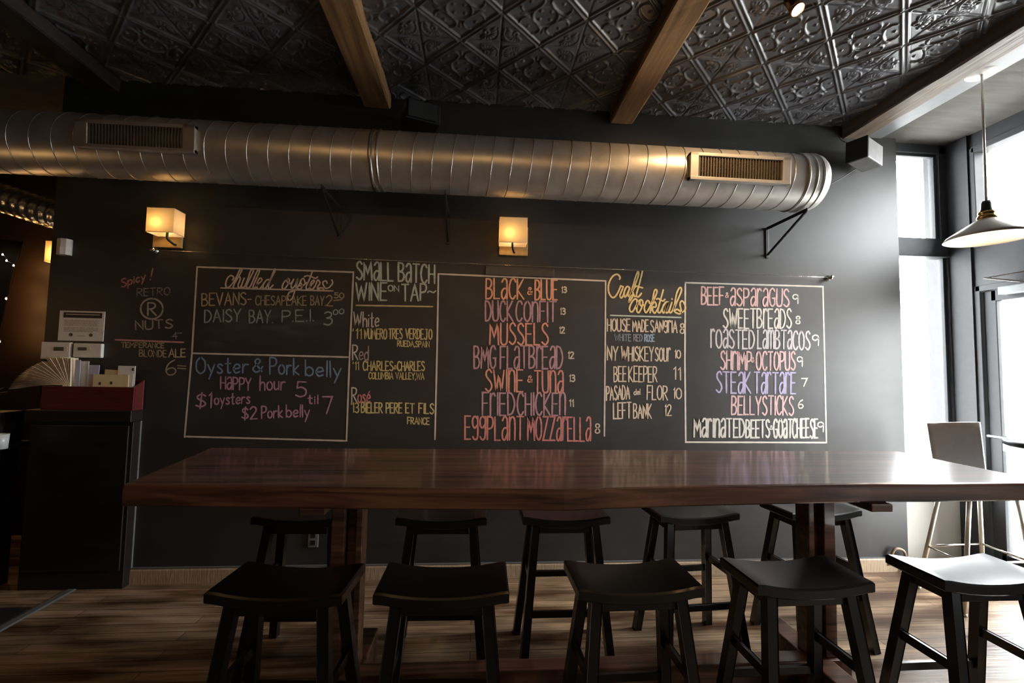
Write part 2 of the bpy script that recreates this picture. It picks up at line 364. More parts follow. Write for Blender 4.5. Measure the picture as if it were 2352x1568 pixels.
win('window_3', [(XF-.02, XF+.1, -3.26, -3.2, .88, 1.77), (XF-.02, XF+.1, -4.0, -3.94, .88, 1.77), (XF-.02, XF+.1, -4.0, -3.2, 1.71, 1.77), (XF-.03, XF+.1, -4.0, -3.2, .88, .94)], [(XF+.05, XF+.056, -3.96, -3.24, .92, 1.73)])
d = bpy.data.objects.new('door_1', None); COL.objects.link(d); tag(d, kind='structure')
MB().box(XF-.02, XF+.06, -.145, -.10, 0, 2.20, b=.004).box(XF-.02, XF+.06, -1.21, -1.165, 0, 2.20, b=.004).box(XF-.02, XF+.06, -1.2, -.11, 2.155, 2.2, b=.004).build('door_frame', M_FRAME, d)
MB().box(XF, XF+.05, -.235, -.15, .01, 2.15, b=.004).box(XF, XF+.05, -1.16, -1.07, .01, 2.15, b=.004).box(XF, XF+.05, -1.1, -.2, 2.07, 2.15, b=.004).box(XF, XF+.05, -1.1, -.2, .01, .2, b=.004).build('door_leaf', M_FRAME, d)
MB().box(XF+.02, XF+.026, -1.08, -.225, .19, 2.08).build('pane', M_GLASS, d)
cl = MB().box(XF-.07, XF-.0, -.62, -.30, 2.10, 2.16, b=.008).build('door_closer', M_EDGE, d); cl['label'] = 'grey overhead door closer'
MB().bar((XF-.05, -.45, 2.17), (XF-.10, -.25, 2.235), .02, .008).bar((XF-.10, -.25, 2.235), (XF-.02, -.46, 2.25), .02, .008).build('closer_arm', M_CHROME, cl)
pb = MB().tube([(XF-.08, -.21, 1.06), (XF-.08, -1.10, 1.06)], .012).build('push_bar', M_CHROME, d); pb['label'] = 'pale metal push bar'
MB().box(XF-.095, XF+.0, -.36, -.31, .965, 1.045, b=.006).box(XF-.095, XF+.0, -1.08, -1.03, .965, 1.045, b=.006).build('bar_bracket', M_WHITE, pb)
# outside: pavement and pale street trees (overexposed in the photo)
struct('pavement', MB().box(XF+.1, 40, -25, 30, -.12, -.02).box(XW1, XF+.1, .2, 30, -.12, -.02), mat('pale_concrete', (.5, .5, .48), .8, noise=.1))
# floor strip and dark area beyond it
struct('trim_3', MB().prism([(-2.625, 0), (-2.615, .006), (-2.575, .006), (-2.565, 0)], 'y', -3.2, -.07), M_EDGE)
struct('floor_mat', MB().box(XL+.02, -2.625, -5, -.30, 0, .008), mat('black_rubber_flooring', (.012, .011, .011), .6, noise=.3, scale=(40, 40, 40)))
# ------------------------------------------------------------------ bar table
TZ = 1.07
tb = thing('bar_table', 'long bar-height table with thick red-brown polished plank top before the menu wall', 'table', (.55, -1.27, 0))
def slab():
    mb = MB(); n = 150; x0, x1, yf, yb, z0, z1 = -1.205, 2.365, 0, -.915, TZ-.074, TZ
    rnd = random.Random(3); ph = [(rnd.uniform(1, 9), rnd.uniform(0, 6), rnd.uniform(.0008, .003)) for _ in range(6)]
    ed = [at_z(*p, TZ) for p in ((278, 1113), (540, 1116), (784, 1120), (1000, 1122), (1180, 1123), (1300, 1125), (1420, 1121), (1568, 1117), (1800, 1113), (2000, 1110), (2150, 1110), (2352, 1108))]
    ex, ey = [p.x for p in ed], [p.y for p in ed]
    v = []; prof = lambda wv, yf: [(yb, z0+.003), (yb, z1-.004), (yb-.004, z1), (yf+.012, z1), (yf+.003, z1-.004), (yf-.002, z1-.014), (yf-wv, z0+.006), (yf+.006-wv, z0), (yb-.004, z0)]
    for i in range(n+1):
        x = x0+(x1-x0)*i/n; wv = sum(a*math.sin(f*x+p) for f, p, a in ph); ww = float(np.interp(x, ex, ey))
        v += [(x-.105*(1-i/n)*max(0, min(1, (y-ww)/(yb-ww))), y, z) for y, z in prof(wv*.4, ww+wv*.5)]
    k = 9; f = [(i*k+j, i*k+(j+1) % k, i*k+k+(j+1) % k, i*k+k+j) for i in range(n) for j in range(k)]+[tuple(range(k)), tuple(n*k+j for j in range(k))[::-1]]
    return mb.add(v, f)
slab().build('tabletop', M_TABLE, tb)
YT = -1.24
for px, sg in ((-.538, -1), (1.616, 1)):
    fx = 1.59 if sg > 0 else -.512
    for nm, (a, b) in (('post', (.011, .067)), ('post', (-.064, -.036))):
        x0, x1 = sorted((px+sg*a, px+sg*b)); MB().box(x0, x1, YT-.04, YT+.05, .2, TZ-.074, b=.004).build(nm, M_TABLE, tb)
    x0, x1 = sorted((px-sg*.034, px+sg*.009)); MB().box(x0, x1, YT+.0, YT+.06, .2, TZ-.074, b=.003).build('post_core', M_TABLE, tb)
    MB().box(fx-.055, fx+.055, YT-.34, YT+.30, 0, .199, b=.008).build('foot', M_TABLE, tb)
    MB().box(px-.045-.03, px+.045-.03, YT-.39, YT+.28, TZ-.105, TZ-.0745, b=.004).build('cleat', M_TABLE, tb)
MB().box(-.64, 1.735, YT-.06, YT+.025, .105, .2005, b=.006).build('stretcher', M_TABLE, tb)
# ------------------------------------------------------------------ saddle stools
SZ = .74
def make_stool(label, group):
    t = thing('bar_stool', label, 'stool', (0, 0, 0), group)
    mb = MB(); nx, ny = 16, 8; W, D = .2275, .122
    def top(u): return SZ-.020*(1-min(1, abs(u)/.92)**2.2)
    rings = []
    for layer in range(4):
        g = []
        ins = (.006, 0, 0, .005)[layer]
        for j in range(ny+1):
            for i in range(nx+1):
                u, v = -1+2*i/nx, -1+2*j/ny; x = u*(W-ins); y = v*(D-ins)
                zt = top(u); zb = zt-.040+.012*(1-abs(u))*0
                z = (zt, zt-.006, zb+.005, zb)[layer]
                g.append((x, y, z))
        rings.append(g)
    o = lambda l, i, j: l*(nx+1)*(ny+1)+j*(nx+1)+i
    v = [p for g in rings for p in g]; f = []
    for j in range(ny):
        for i in range(nx):
            f.append((o(0, i, j), o(0, i+1, j), o(0, i+1, j+1), o(0, i, j+1))); f.append((o(3, i, j), o(3, i, j+1), o(3, i+1, j+1), o(3, i+1, j)))
    for l in range(3):
        for i in range(nx):
            f.append((o(l, i, 0), o(l+1, i, 0), o(l+1, i+1, 0), o(l, i+1, 0))); f.append((o(l, i, ny), o(l, i+1, ny), o(l+1, i+1, ny), o(l+1, i, ny)))
        for j in range(ny):
            f.append((o(l, 0, j), o(l, 0, j+1), o(l+1, 0, j+1), o(l+1, 0, j))); f.append((o(l, nx, j), o(l+1, nx, j), o(l+1, nx, j+1), o(l, nx, j+1)))
    s = mb.add(v, f, True).build('seat', M_BLACK, t)
    md = s.modifiers.new('soft_edges', 'EDGE_SPLIT'); md.split_angle = math.radians(32)
    A, B = Vector((.155, .078, SZ-.052)), Vector((.222, .178, 0))
    def leg_at(sx, sy, z):
        q = A.lerp(B, (A.z-z)/A.z); return Vector((q.x*sx, q.y*sy, z))
    for sx in (-1, 1):
        for sy in (-1, 1):
            MB().bar(leg_at(sx, sy, SZ-.048), leg_at(sx, sy, .0), .040, .034, up=(0, 1, 0), b=.003).build('leg', M_BLACK, t)
    ap = MB()
    for sy in (-1, 1): ap.bar(leg_at(-1, sy, SZ-.075), leg_at(1, sy, SZ-.075), .018, .042, up=(0, 1, 0), b=.002) if 0 else ap.box(-.15, .15, sy*.082-.009, sy*.082+.009, SZ-.093, SZ-.050, b=.002)
    for sx in (-1, 1): ap.box(sx*.160-.009, sx*.160+.009, -.075, .075, SZ-.093, SZ-.045, b=.002)
    ap.build('apron', M_BLACK, t)
    def rail(a, b, z): MB().bar(leg_at(*a, z), leg_at(*b, z), .017, .032, up=(0, 0, 1), b=.002).build('footrail', M_BLACK, t)
    rail((-1, 1), (1, 1), .27); rail((-1, -1), (1, -1), .35); rail((-1, -1), (-1, 1), .42); rail((1, -1), (1, 1), .42)
    return t
front = [(-.645, -1.588, -4, 'black saddle stool nearest the dark cabinet, at the front of the table'),
         (-.098, -1.605, -1, 'black saddle stool in front of the table between the darkest stool and the middle one'),
         (.592, -1.600, 1, 'middle black saddle stool of the five in front of the table'),
         (1.243, -1.592, 1, 'black saddle stool in front of the table post nearest the window'),
         (1.975, -1.590, 0, 'black saddle stool with white window glare across its seat')]
rear = [(-.86, -.835, -2, 'black saddle stool behind the table, partly hidden by the dark-end table post'),
        (-.158, -.855, -1, 'black saddle stool tucked behind the table below the wine list'),
        (.478, -.855, 0, 'black saddle stool tucked behind the table below the chicken and mozzarella lines'),
        (1.195, -.825, 4.5, 'black saddle stool tucked behind the table below the cocktail list'),
        (1.935, -.79, 7, 'black saddle stool against the wall side, half hidden by the post nearest the window')]
proto = None
for k, row in enumerate((front, rear)):
    for x, y, a, lab in row:
        if proto is None: proto = o = make_stool(lab, 'black saddle stools around the bar table')
        else: o = dup(proto)
        o['label'] = lab; o.location = (x, y, 0); o.rotation_euler = (0, 0, math.radians(a+(0 if k == 0 else 180)))
# ------------------------------------------------------------------ spiral duct
def yd(x): return -.350-.01176*x
def zd(x): return 2.8363-.0039*x
RD = .1896
dx0, dx1 = -4.6, 2.27
duct = thing('spiral_duct', 'long galvanised spiral air duct running along the top of the menu wall', 'duct', (-1, yd(-1), zd(-1)))
Nn = 48; mb = MB(); nseg = 90; v = []; f = []
for i in range(nseg+1):
    x = dx0+(dx1-dx0)*i/nseg
    v += [(x, yd(x)+RD*math.cos(a), zd(x)+RD*math.sin(a)) for a in (2*math.pi*k/Nn for k in range(Nn))]
f = [(i*Nn+k, i*Nn+(k+1) % Nn, i*Nn+Nn+(k+1) % Nn, i*Nn+Nn+k) for i in range(nseg) for k in range(Nn)]
mb.add(v, f, True).build('duct_body', M_STEEL, duct)
pts = []; P = .1245
t0, t1 = dx0, 2.13
k = 0; n_t = int((t1-t0)/P*40)
for i in range(n_t+1):
    x = t0+(t1-t0)*i/n_t; a = -2*math.pi*(x-t0)/P
    pts.append((x, yd(x)+(RD+.0005)*math.cos(a), zd(x)+(RD+.0005)*math.sin(a)))
MB().tube(pts, .0030, n=6).build('spiral_seam', M_STEEL2, duct)
def ring(x, r0, r1, wd):
    n = 48; prof = [(x-wd, r0), (x-wd*.6, r1), (x+wd*.6, r1), (x+wd, r0)]
    v = [(a, yd(x)+r*math.cos(t), zd(x)+r*math.sin(t)) for a, r in prof for t in (2*math.pi*k/n for k in range(n))]
    return v, [(i*n+k, i*n+(k+1) % n, i*n+n+(k+1) % n, i*n+n+k) for i in range(3) for k in range(n)]
mb = MB(); [mb.add(*ring(x, RD, RD+.006, w_), True) for x, w_ in ((-.695, .012), (-.655, .008))]; mb.build('coupling', M_STEEL2, duct)
mb = MB(); n = 48
prof = [(2.15, RD+.004), (2.26, RD+.004), (2.30, RD-.002), (2.322, RD-.016), (2.332, RD-.045), (2.335, 0.001)]
v = [(a, yd(2.2)+r*math.cos(t), zd(2.2)+r*math.sin(t)) for a, r in prof for t in (2*math.pi*k/n for k in range(n))]
mb.add(v, [(i*n+k, i*n+(k+1) % n, i*n+n+(k+1) % n, i*n+n+k) for i in range(len(prof)-1) for k in range(n)], True)
[mb.add(*ring(x, RD+.004, RD+.008, .006), True) for x in (2.16, 2.215, 2.262)]
mb.build('end_cap', M_STEEL, duct)
def vent(x0, x1, hh, tilt, bars, cross, mf, mblade):
    xc = (x0+x1)/2; a = math.radians(tilt)               # angle below horizontal of the outward normal
    nrm = Vector((0, -math.cos(a), -math.sin(a))); up = Vector((0, -math.sin(a), math.cos(a)))
    c = Vector((xc, yd(xc), zd(xc)))+nrm*(RD+.010)
    M = Matrix.Translation(c) @ Matrix((Vector((1, 0, 0)), up, nrm)).transposed().to_4x4()
    hw = (x1-x0)/2; mb = MB(); bw, bh = .055 if cross else .07, .022
    for b in ((-hw, hw, hh-bh, hh, -.03, .012), (-hw, hw, -hh, -hh+bh, -.03, .014), (-hw, -hw+bw, -hh, hh, -.03, .012), (hw-bw, hw, -hh, hh, -.03, .012)): mb.box(*b, M=M, b=.003)
    fr = mb.build('vent_frame', mf, duct)
    MB().box(-hw+.01, hw-.01, -hh+.01, hh-.01, -.028, -.022, M=M).build('vent_backing', M_IRON, fr)
    mb = MB(); wi = hw-bw
    for i in range(bars):
        x = -wi+2*wi*(i+.5)/bars; mb.box(x-.004, x+.004, -hh+bh, hh-bh, -.02, .004, M=M)
    for j in range(cross):
        y = (-hh+bh)+2*(hh-bh)*(j+.5)/cross; mb.box(-wi, wi, y-.0016, y+.0016, -.014, -.002, M=M)
    mb.build('vent_blade_grid', mblade, fr)
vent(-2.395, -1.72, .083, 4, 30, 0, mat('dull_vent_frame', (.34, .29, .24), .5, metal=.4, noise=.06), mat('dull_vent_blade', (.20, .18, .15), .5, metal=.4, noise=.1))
vent(1.335, 2.015, .088, 4, 30, 14, M_VENT, M_VENTDK)
# iron wall brackets
for px, lab in ((-1.02, 'black iron wall bracket under the duct, nearest the chilled oyster menu'), (-.235, 'black iron wall bracket under the duct, just left of the middle sconce'), (2.235, 'black iron wall bracket under the closed end of the duct, near the window')):
    b = thing('duct_bracket', lab, 'bracket', (px, 0, 2.6), 'iron brackets under the duct')
    zt = zd(px)-RD-.012
    MB().box(px-.012, px+.012, -.008, 0, zt-.24, zt, b=.002).build('wall_bar', M_IRON, b)
    MB().bar((px, -.006, zt-.006), (px, yd(px)-.06, zt-.006), .022, .008, up=(1, 0, 0), b=.001).build('support_arm', M_IRON, b)
    MB().bar((px, -.01, zt-.215), (px, yd(px)-.05, zt-.014), .016, .010, up=(1, 0, 0), b=.001).build('brace', M_IRON, b)
# crinkled flexible duct in the recess
pts = spline([(-4.75, .35, 2.86), (-4.35, .34, 2.84), (-3.95, .33, 2.78), (-3.6, .34, 2.70), (-3.25, .36, 2.60), (-2.9, .38, 2.52)], 40)
rr = [.105+.006*math.sin(i*.9) for i in range(len(pts))]
fd = tag(MB().tube(pts, rr, n=24).build('flexible_duct', M_FLEX, origin=(-3.6, .34, 2.7)), 'crinkled silver flexible duct sloping down below the big duct at the dark end', 'duct')
# ------------------------------------------------------------------ sconces
def sconce(plate, shade, yfront, label, side, energy, wall_y=0., full=True):
    (ax, az, bx, bz), (sx0, sz0, sx1, sz1) = plate, shade
    t = thing('wall_sconce', label, 'lamp', ((ax+bx)/2, wall_y, (az+bz)/2), 'square parchment wall sconces')
    MB().box(ax, bx, wall_y-.022, wall_y-.001, az, bz, b=.003).build('back_plate', mat('amber_back_plate', (.50, .33, .13), .45, noise=.15), t)
    yb = wall_y-.045; th = .002
    mb = MB()
    v = [(x, y, z) for z in (sz0, sz1) for x, y in ((sx0, yfront), (sx1, yfront), (sx1, yb), (sx0, yb))]
    mb.add(v, [(k, (k+1) % 4, 4+(k+1) % 4, 4+k) for k in range(4)])
    sh = mb.build('shade', M_SHADE, t)
    for z in (sz0, sz1): MB().tube([(sx0, yfront, z), (sx1, yfront, z), (sx1, yb, z), (sx0, yb, z)], .0022, n=6, closed=True).build('rim', M_PAPER, sh)
    xm = (sx0+sx1)/2+side*.0; zb = az+.02
    MB().tube(spline([(xm+.02, wall_y-.02, zb), (xm+.012, wall_y-.04, zb+.004), (xm, (yfront+wall_y)/2-.0, zb+.03), (xm, (yfront+wall_y)/2, sz0+.03)], 6), .008, n=10).build('arm', M_IRON, t)
    MB().lathe([(.001, .0), (.013, .0), (.013, .03), (.012, .034), (.019, .055), (.012, .082), (.001, .088)], 16, Matrix.Translation((xm, (yfront+wall_y)/2, sz0+.028))).build('bulb', M_BULB, t)
    light('sconce_light', 'POINT', (xm-.03, yfront+.036, sz0+.066), energy, (1, .58, .18), .012, t)
    return t
def sc(px, yf):                                  # plate and shade rectangles from the four pixel extents
    (p0, p1), (q0, q1), (s0, s1), (t0, t1) = px
    a, b = at_y(p0, q1, -.02), at_y(p1, q1, -.02); c, d = at_y(s0, t1, yf), at_y(s1, t0, yf)
    return (a.x, (a.z+b.z)/2, b.x, (a.z+b.z)/2+.215), (c.x, c.z, d.x, at_y((s0+s1)/2, t0, yf).z)
a, b = sc(((1146, 1212), (0, 586), (1147, 1212), (499, 555)), -.16)
sconce(a, b, -.16, 'lit square parchment sconce on the wall above the sandwich lines, between duct and cable', 0, .38)
a, b = sc(((350, 416), (0, 568), (334, 401), (477, 531)), -.16)
sconce(a, b, -.16, 'lit square parchment sconce above the retro nuts writing, at the left end of the cable', -1, .38)
zr = at_y(112, 578, YR-.1)
q0, q1 = at_y(105, 553, YR-.16), at_y(105, 600, YR-.16)
sconce((q0.x+.03, q1.z-.06, q0.x+.23, q1.z+.13), (q0.x, q1.z, q0.x+.21, q0.z), YR-.16, 'orange glowing sconce in the dark recess, half hidden by the wall corner', 0, 1.6, YR)
# ------------------------------------------------------------------ steel cable along the wall
cb = thing('steel_cable', 'thin steel cable stretched along the wall above the chalk menus between two round mounts', 'cable', (.2, 0, 2.27))
p0, p1 = at_y(352, 574, -.03), at_y(1908, 637, -.03)
MB().tube([p0+(p1-p0)*t+Vector((0, 0, -.006*math.sin(math.pi*t))) for t in np.linspace(0, 1, 30)], .0022, n=6).build('wire', M_CHROME, cb)
for p in (p0, p1): MB().lathe([(.001, 0), (.020, 0), (.022, .004), (.022, .012), (.012, .016), (.012, .034), (.017, .037), (.017, .046), (.001, .048)], 20, Matrix.Translation((p.x, 0, p.z)) @ Matrix.Rotation(math.pi/2, 4, 'X')).build('mount', M_CHROME, cb)
a, b = at_y(1115, 612, 0), at_y(1272, 637, 0)
tag(MB().box(a.x, b.x, -.012, -.001, b.z, a.z-.0, b=.003).build('blank_plate', mat('painted_plate', (.045, .040, .037), .5, noise=.15), origin=((a.x+b.x)/2, 0, a.z)), 'dark painted blank plate on the wall below the middle sconce', 'plate')
# ------------------------------------------------------------------ loudspeakers
sp = thing('loudspeaker', 'grey loudspeaker with black grille high on the wall beside the window', 'speaker', (3.0, -.12, 3.2))
M = Matrix.Translation((2.945, -.16, 3.185)) @ Matrix.Rotation(math.radians(24), 4, 'Z') @ Matrix.Rotation(math.radians(5), 4, 'Y')
MB().box(-.10, .13, -.05, .09, -.075, .085, M=M, b=.008).build('speaker_body', M_GREYPL, sp)
MB().box(-.118, -.0985, -.055, .095, -.08, .09, M=M, b=.006).build('grille', M_GRILLE, sp)
MB().tube(spline([(2.98, -.06, 3.14), (2.8, -.03, 3.02), (2.6, -.04, 2.93), (2.38, -.2, 2.86)], 8), .004, n=6).build('speaker_wire', M_IRON, sp)
MB().tube(spline([(2.96, -.08, 3.3), (2.86, -.02, 3.36), (2.84, -.015, 3.47)], 8), .004, n=6).build('speaker_wire', M_IRON, sp)
a = at_y(963, 268, -.16)
s2 = thing('loudspeaker', 'small black loudspeaker sitting in the dark above the duct, beside the lit beam end', 'speaker', a)
M = Matrix.Translation(a) @ Matrix.Rotation(math.radians(20), 4, 'Z')
MB().box(-.11, .13, -.09, .10, -.075, .065, M=M, b=.006).build('speaker_body', M_IRON, s2)
MB().box(-.10, .10, -.105, -.088, -.065, .055, M=M, b=.004).build('grille', M_GRILLE, s2)
MB().box(-.015, .015, .05, .17, -.02, .02, M=M).build('speaker_bracket', M_IRON, s2)
# ------------------------------------------------------------------ spot lamp on the ceiling
c = at_y(1832, 22, -1.18)
st = thing('track_spot', 'glowing copper-rimmed spot lamp hanging from the tin ceiling', 'lamp', (c.x, c.y, c.z))
ax = Vector((.22, -.45, -.86)).normalized(); Mq = Matrix.Translation(c) @ ax.to_track_quat('Z', 'Y').to_matrix().to_4x4()
MB().lathe([(.001, -.10), (.022, -.10), (.024, -.06), (.030, -.03), (.034, .004), (.031, .004), (.026, -.03)], 24, Mq).build('lamp_housing', mat('copper', (.60, .26, .10), .25, metal=1, noise=.05), st)
MB().lathe([(.001, .012), (.015, .010), (.030, 0), (.030, -.004)], 24, Mq).build('bulb', M_BULBW, st)
MB().tube([c-ax*.095, c-ax*.12+Vector((0, 0, .03)), Vector((c.x+.03, c.y, ZC))], .008, n=8).box(c.x-.25, c.x+.12, c.y-.02, c.y+.02, ZC-.035, ZC-.002).build('mounting_bar', M_IRON, st)
light('spot_light', 'SPOT', c+ax*.03, 60, (1, .62, .30), .03, st, aim=(c.x-.42, -.0, 2.0), spot=100, blend=.8)
# ------------------------------------------------------------------ pendant lamp
pd = thing('pendant_lamp', 'white conical pendant lamp with brass collar hanging by the window', 'lamp', (3.115, -.81, 2.33))
zr_, xp, yp = 2.345, 3.112, -.81
T = Matrix.Translation((xp, yp, 0))
MB().lathe([(.036, zr_+.125), (.06, zr_+.112), (.188, zr_+.022), (.204, zr_), (.200, zr_-.002), (.185, zr_+.018), (.058, zr_+.106), (.034, zr_+.119)], 48, T).build('shade', mat('white_enamel', (.72, .69, .63), .35, noise=.03), pd)
MB().lathe([(.030, zr_+.17), (.040, zr_+.168), (.042, zr_+.155), (.036, zr_+.15), (.044, zr_+.143), (.048, zr_+.128), (.040, zr_+.118)], 32, T).build('collar', M_BRASS, pd)
MB().lathe([(.001, zr_+.235), (.02, zr_+.235), (.026, zr_+.22), (.027, zr_+.19), (.033, zr_+.17)], 24, T).build('socket', M_IRON, pd)
MB().tube([(xp, yp, zr_+.23), (3.118, yp, ZP)], .0065, n=8).build('stem', M_STEEL, pd)
MB().lathe([(.001, ZP-.001), (.085, ZP-.001), (.085, ZP-.016), (.074, ZP-.023), (.001, ZP-.025)], 36, Matrix.Translation((3.118, yp, 0))).build('ceiling_canopy', M_WHITE, pd)
MB().lathe([(.012, zr_+.1), (.014, zr_+.07), (.028, zr_+.045), (.022, zr_+.022), (.001, zr_+.016)], 20, T).build('bulb', M_BULB, pd)
light('pendant_light', 'POINT', (xp, yp, zr_+.005), 5, (1, .70, .40), .03, pd)
# ------------------------------------------------------------------ notices and controls at the dark end
def wall_rect(p, q, y=0): a, b = at_y(*p, y), at_y(*q, y); return a.x, b.x, b.z, a.z
x0, x1, z0, z1 = wall_rect((139, 713), (238, 784))
nt_ = thing('wall_notice', 'printed paper notice with black heading bar on the dark wall above two thermostats', 'notice', ((x0+x1)/2, 0, z0))
MB().box(x0, x1, -.005, -.001, z0, z1, b=.001).build('notice_sheet', M_PAPER2, nt_)
W_, H_ = x1-x0, z1-z0
q = MB().box(x0+.09*W_, x1-.06*W_, -.0058, -.005, z1-.23*H_, z1-.05*H_); q.build('heading_bar', M_INK, nt_)
q = MB(); rn = random.Random(5)
for r in range(9):
    zz = z1-H_*(.32+.042*r+(.03 if r > 4 else 0)); xa = x0+.12*W_
    while xa < x1-.14*W_-(.1*W_ if r == 8 else 0):
        wl = rn.uniform(.02, .07)*W_; q.box(xa, min(xa+wl, x1-.11*W_), -.0056, -.005, zz-.011*H_, zz+.008*H_); xa += wl+.012*W_
for cx in (.28, .72): q.lathe([(.0, .0), (.012, .0), (.013, .0005)], 12, Matrix.Translation((x0+cx*W_, -.005, z0+.2*H_)) @ Matrix.Rotation(math.pi/2, 4, 'X'))
q.box(x0+.42*W_, x0+.6*W_, -.0056, -.005, z0+.16*H_, z0+.175*H_)
q.build('printed_lines', M_GREYINK, nt_)
q = MB()
for r, hw in ((0, .38), (1, .38)): q.box(x0+.14*W_, x1-.11*W_, -.0062, -.0058, z1-H_*(.115+.05*r)-.003, z1-H_*(.115+.05*r)+.002) if r == 0 else None
q.build('heading_rule', M_PAPER, nt_)
for (p, qq), lab, disp in ((((103, 785), (167, 826)), 'cream thermostat left of its twin, behind the fanned menus', (.45, .78)), (((176, 788), (239, 822)), 'cream thermostat below the notice, nearest the chalk writing', (.18, .48))):
    x0, x1, z0, z1 = wall_rect(p, qq)
    t = thing('thermostat', lab, 'thermostat', ((x0+x1)/2, 0, z0))
    MB().box(x0, x1, -.026, -.001, z0, z1, b=.006).build('thermostat_body', M_WHITE, t)
    W_, H_ = x1-x0, z1-z0
    MB().box(x0+disp[0]*W_, x0+disp[1]*W_, -.0275, -.0255, z1-.50*H_, z1-.28*H_).build('display', mat('lcd_display', (.06, .065, .045), .3, noise=.1), t)
    q = MB()
    for i in range(2): q.box(x0+(disp[1]+.06)*W_, x0+(disp[1]+.13)*W_, -.0275, -.0255, z1-(.36+.14*i)*H_, z1-(.29+.14*i)*H_)
    q.build('button', M_PAPER, t)
x0, x1, z0, z1 = wall_rect((141, 551), (168, 588))
t = thing('motion_sensor', 'white rounded motion sensor on the dark wall left of the sconce', 'sensor', ((x0+x1)/2, 0, z0))
mb = MB(); mb.prism([(x0+.006, -.001), (x0, -.02), (x0+.012, -.045), ((x0+x1)/2, -.052), (x1-.012, -.045), (x1, -.02), (x1-.006, -.001)], 'z', z0, z1); mb.build('sensor_body', M_WHITE, t)
mb = MB(); mb.prism([(x0+.016, -.045), ((x0+x1)/2, -.0545), (x1-.016, -.045)], 'z', z0+.012, z0+.05); mb.build('sensor_lens', M_PAPER2, t)
a = at_y(720, 1237, 0)
t = thing('wall_outlet', 'small grey power outlet low on the wall behind the leftmost hidden stool', 'outlet', (a.x, 0, a.z))
MB().box(a.x-.035, a.x+.035, -.007, -.001, a.z-.057, a.z+.057, b=.003).build('outlet_plate', M_GREYPL, t)
MB().box(a.x-.015, a.x+.015, -.0095, -.0065, a.z-.04, a.z-.008, b=.002).box(a.x-.015, a.x+.015, -.0095, -.0065, a.z+.008, a.z+.04, b=.002).build('socket', M_IRON, t)
# ------------------------------------------------------------------ shallow cabinet, menu box, cards, fanned menus
cx0, cx1 = -2.925, -2.285
cab = thing('wall_cabinet', 'shallow black-brown cabinet against the dark end of the menu wall', 'cabinet', ((cx0+cx1)/2, -.06, 0))
MB().box(cx0, cx1, -.075, -.001, .0, 1.085, b=.003).build('cabinet_body', M_CAB, cab)
MB().box(cx0+.02, cx1-.02, -.088, -.0755, .12, 1.06, b=.003).build('door', M_CAB, cab)
MB().box(cx1-.002, cx1+.004, -.014, -.001, .02, 1.085, b=.001).build('lit_edge_strip', M_EDGE, cab)  # light catching the cabinet's edge, put in as a thin grey strip
MB().box(cx0, cx1+.01, -.115, -.001, 1.086, 1.163, b=.004).build('top_ledge', M_CAB, cab)
bx0, bx1, by0, by1, bz0, bz1 = -2.84, -2.270, -.110, -.016, 1.164, 1.318
# ledge supports the full box
box = thing('menu_box', 'red-stained open wooden box holding menus and cards on the cabinet ledge', 'box', ((bx0+bx1)/2, -.11, bz0))
w_ = .010
MB().box(bx0, bx1, by0, by0+w_, bz0, bz1, b=.002).build('front_board', M_REDWOOD, box)
MB().box(bx0, bx1, by1-w_, by1, bz0, bz1+.045, b=.002).build('back_board', M_REDWOOD, box)
for x in (bx0, bx1-w_): MB().prism([(by0+w_+.0005, bz0), (by1-w_-.0005, bz0), (by1-w_-.0005, bz1+.045), (by0+w_+.0005, bz1)], 'x', x, x+w_).build('side_board', M_REDWOOD, box)
MB().box(bx0+w_, bx1-w_, by0+w_, by1-w_, bz0, bz0+.008).build('bottom_board', M_REDWOOD, box)
def px_card(px0, px1, py0, py1, y, mt, name, label, tilt=0., marks=()):
    a, b = at_y(px0, py0, y), at_y(px1, py0, y); z1 = (a.z+b.z)/2; z0 = bz0+.009
    o = thing(name, label, 'card', ((a.x+b.x)/2, y, z0), 'cards standing in the red box') if marks else None
    M = Matrix.Translation((a.x, y, z0)) @ Matrix.Rotation(math.radians(tilt), 4, 'Y')
    mb = MB().box(0, b.x-a.x, -.002, .002, 0, z1-z0, M=M, b=.0006)
    if o is None: return tag(mb.build(name, mt, origin=((a.x+b.x)/2, y, z0)), label, 'card', 'cards standing in the red box')
    mb.build('card_sheet', mt, o)
    for mx, mz in marks:
        MB().box(mx-.006, mx+.006, -.003, -.002, mz-.008, mz+.010, M=M).build('print_mark', M_INK, o)
px_card(215, 296, 860, 885, -.090, M_PAPER3, 'postcard', 'buff card with two small dark marks, frontmost in the red box', 0, ((.045, .165), (.115, .170)))
px_card(291, 307, 858, 885, -.084, M_PAPER2, 'postcard', 'narrow white card at the right-hand front corner of the red box')
px_card(272, 312, 840, 885, -.072, M_PAPER2, 'postcard', 'tall white card at the right-hand end of the red box', 0, ((.095, .262),))
px_card(237, 280, 848, 885, -.060, M_PAPER3, 'postcard', 'buff card leaning at a slant behind the marked card in the red box', 3)
px_card(205, 229, 838, 885, -.066, M_LILAC, 'postcard', 'lilac card in the middle of the red box')
px_card(182, 205, 829, 885, -.048, M_PAPER2, 'postcard', 'pale stepped card next to the fanned menus in the red box')
px_card(174, 186, 826, 885, -.080, M_LILAC, 'postcard', 'bluish card upright against the fanned menus in the red box')
pv = at_y(172, 884, -.06)
NM = 38
